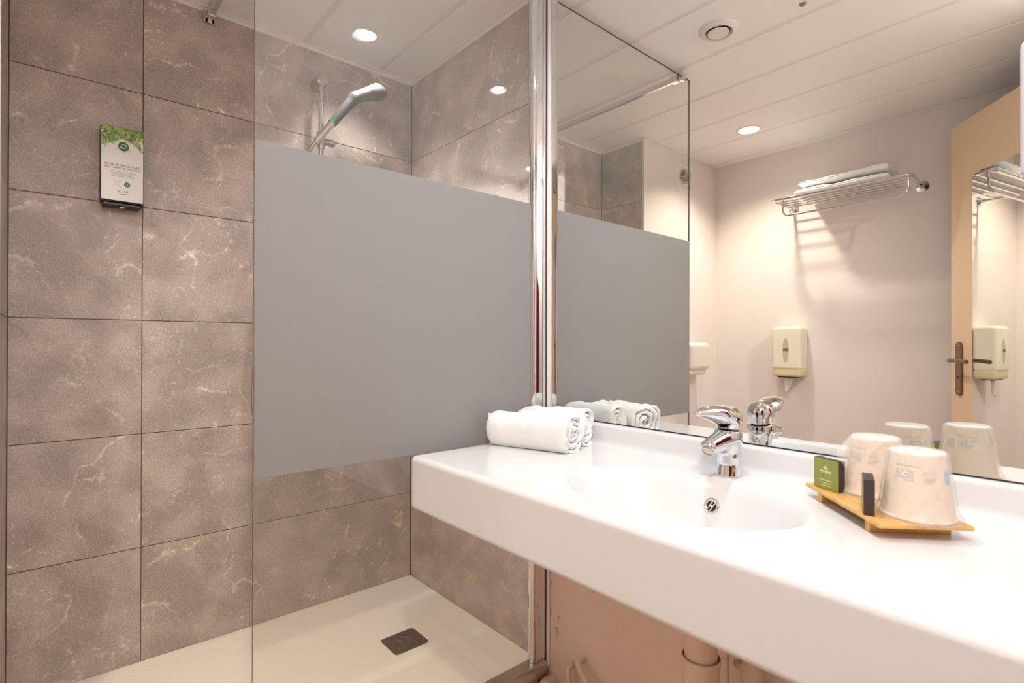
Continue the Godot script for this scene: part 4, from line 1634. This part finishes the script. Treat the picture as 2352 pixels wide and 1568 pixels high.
func build_counter_things() -> void:
	rolled_towel("rolled white hand towel at the front of the pair on the counter", Vector3(0.212, CY, 0.188), deg_to_rad(15.5), 0.245, 0.060, 0.0545, 3)
	rolled_towel("rolled white hand towel behind the other one, against the mirror upstand", Vector3(0.185, CY, 0.083), deg_to_rad(9.0), 0.225, 0.040, 0.0560, 8)
	# bamboo tray on two feet
	var top := 0.852
	var A := Vector3(0.872, 0, 0.1137)
	var B := Vector3(1.0324, 0, 0.2788)
	var C := Vector3(1.1149, 0, 0.1816)
	var ln := (B - A).length()
	var dr := (B - A).normalized()
	var ac := (C - B - dr * (C - B).dot(dr)).normalized()
	var wd := (C - B).length()
	var ctr := A + dr * ln / 2 + ac * wd / 2
	var yaw := atan2(-dr.z, dr.x)
	var t := thing("bamboo_tray", "small bamboo tray on two feet holding cups and soaps", "tray", Vector3(ctr.x, CY, ctr.z), yaw)
	var th := 0.0065
	box("tray_top", Vector3(-ln / 2, top - CY - th, -wd / 2), Vector3(ln / 2, top - CY, wd / 2), M.bamboo, t, 0.0012)
	for s in [-1.0, 1.0]:
		box("foot", Vector3(s * (ln / 2 - 0.042) - 0.006, 0.0002, -wd / 2 + 0.006), Vector3(s * (ln / 2 - 0.042) + 0.006, top - CY - th, wd / 2 - 0.006), M.bamboo, t, 0.001)
	wrapped_cup("upturned cup in clear wrap at the near end of the tray", Vector3(1.058, top, 0.192), 0.78, 5, 0.005, 3.2)
	wrapped_cup("upturned cup in crumpled wrap with a loose corner, nearer the mirror", Vector3(0.979, top, 0.1005), 0.43, 9, 0.026, 3.57)
	soap_box("small dark square soap box showing its green printed front", Vector3(0.9185, top, 0.1335), deg_to_rad(-27.0))
	soap_box("small dark square soap box turned edge-on in front of the cups", Vector3(1.0030, top, 0.2240), deg_to_rad(-72.0))


func build_below_counter() -> void:
	# bottle trap
	var t := thing("bottle_trap", "pale bottle trap under the washbasin", "trap", Vector3(0.690, 0, 0.165))
	var b := MB.new()
	b.lathe(PackedVector2Array([Vector2(0.0, 0.365), Vector2(0.024, 0.367), Vector2(0.032, 0.378), Vector2(0.036, 0.405), Vector2(0.0375, 0.44), Vector2(0.039, 0.4665), Vector2(0.0365, 0.4675), Vector2(0.0365, 0.464)]), Transform3D.IDENTITY, 36)
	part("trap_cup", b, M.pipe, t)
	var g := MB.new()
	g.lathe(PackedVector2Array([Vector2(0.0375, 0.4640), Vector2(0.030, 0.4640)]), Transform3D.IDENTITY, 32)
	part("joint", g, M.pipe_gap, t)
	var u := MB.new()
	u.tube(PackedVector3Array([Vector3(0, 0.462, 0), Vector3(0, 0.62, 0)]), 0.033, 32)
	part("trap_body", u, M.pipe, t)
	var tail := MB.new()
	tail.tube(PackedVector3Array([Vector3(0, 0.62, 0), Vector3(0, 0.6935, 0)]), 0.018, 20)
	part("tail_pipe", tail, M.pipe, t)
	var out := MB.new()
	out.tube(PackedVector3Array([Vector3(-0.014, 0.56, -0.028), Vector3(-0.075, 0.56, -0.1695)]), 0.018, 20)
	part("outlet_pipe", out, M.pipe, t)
	# slim supply pipe with a wall clip
	var s := thing("supply_pipe", "slim painted water pipe beside the bottle trap", "pipe", Vector3(0.676, 0, 0.035))
	var sp := MB.new()
	sp.tube(PackedVector3Array([Vector3(0, 0.001, 0), Vector3(0, 0.405, 0), Vector3(0, 0.407, 0)]), 0.0078, 14)
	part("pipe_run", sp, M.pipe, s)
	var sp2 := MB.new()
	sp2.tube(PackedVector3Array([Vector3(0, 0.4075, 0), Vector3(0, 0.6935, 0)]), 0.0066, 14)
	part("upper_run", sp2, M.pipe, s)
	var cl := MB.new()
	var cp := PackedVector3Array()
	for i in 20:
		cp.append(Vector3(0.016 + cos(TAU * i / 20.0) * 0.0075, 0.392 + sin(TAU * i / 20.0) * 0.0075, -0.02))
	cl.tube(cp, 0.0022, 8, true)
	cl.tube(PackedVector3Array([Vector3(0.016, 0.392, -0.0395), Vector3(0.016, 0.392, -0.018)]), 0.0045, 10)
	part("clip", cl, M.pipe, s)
	# wide waste pipe
	var w := thing("waste_pipe", "wide painted vertical pipe under the counter", "pipe", Vector3(0.742, 0, 0.045))
	var wp := MB.new()
	wp.tube(PackedVector3Array([Vector3(0, 0.001, 0), Vector3(0, 0.6935, 0)]), 0.021, 24)
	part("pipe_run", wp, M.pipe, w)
	# two low bent pipes leaving the wall
	var l1 := thing("floor_pipe", "bent painted pipe end low on the wall under the counter", "pipe", Vector3(0, 0, 0), 0.0, "low painted pipes under the counter")
	var m1 := MB.new()
	m1.tube(bent([Vector3(0.222, 0.185, -0.0045), Vector3(0.222, 0.185, 0.028), Vector3(0.30, 0.115, 0.035), Vector3(0.62, 0.09, 0.035)], 0.03), 0.009, 14)
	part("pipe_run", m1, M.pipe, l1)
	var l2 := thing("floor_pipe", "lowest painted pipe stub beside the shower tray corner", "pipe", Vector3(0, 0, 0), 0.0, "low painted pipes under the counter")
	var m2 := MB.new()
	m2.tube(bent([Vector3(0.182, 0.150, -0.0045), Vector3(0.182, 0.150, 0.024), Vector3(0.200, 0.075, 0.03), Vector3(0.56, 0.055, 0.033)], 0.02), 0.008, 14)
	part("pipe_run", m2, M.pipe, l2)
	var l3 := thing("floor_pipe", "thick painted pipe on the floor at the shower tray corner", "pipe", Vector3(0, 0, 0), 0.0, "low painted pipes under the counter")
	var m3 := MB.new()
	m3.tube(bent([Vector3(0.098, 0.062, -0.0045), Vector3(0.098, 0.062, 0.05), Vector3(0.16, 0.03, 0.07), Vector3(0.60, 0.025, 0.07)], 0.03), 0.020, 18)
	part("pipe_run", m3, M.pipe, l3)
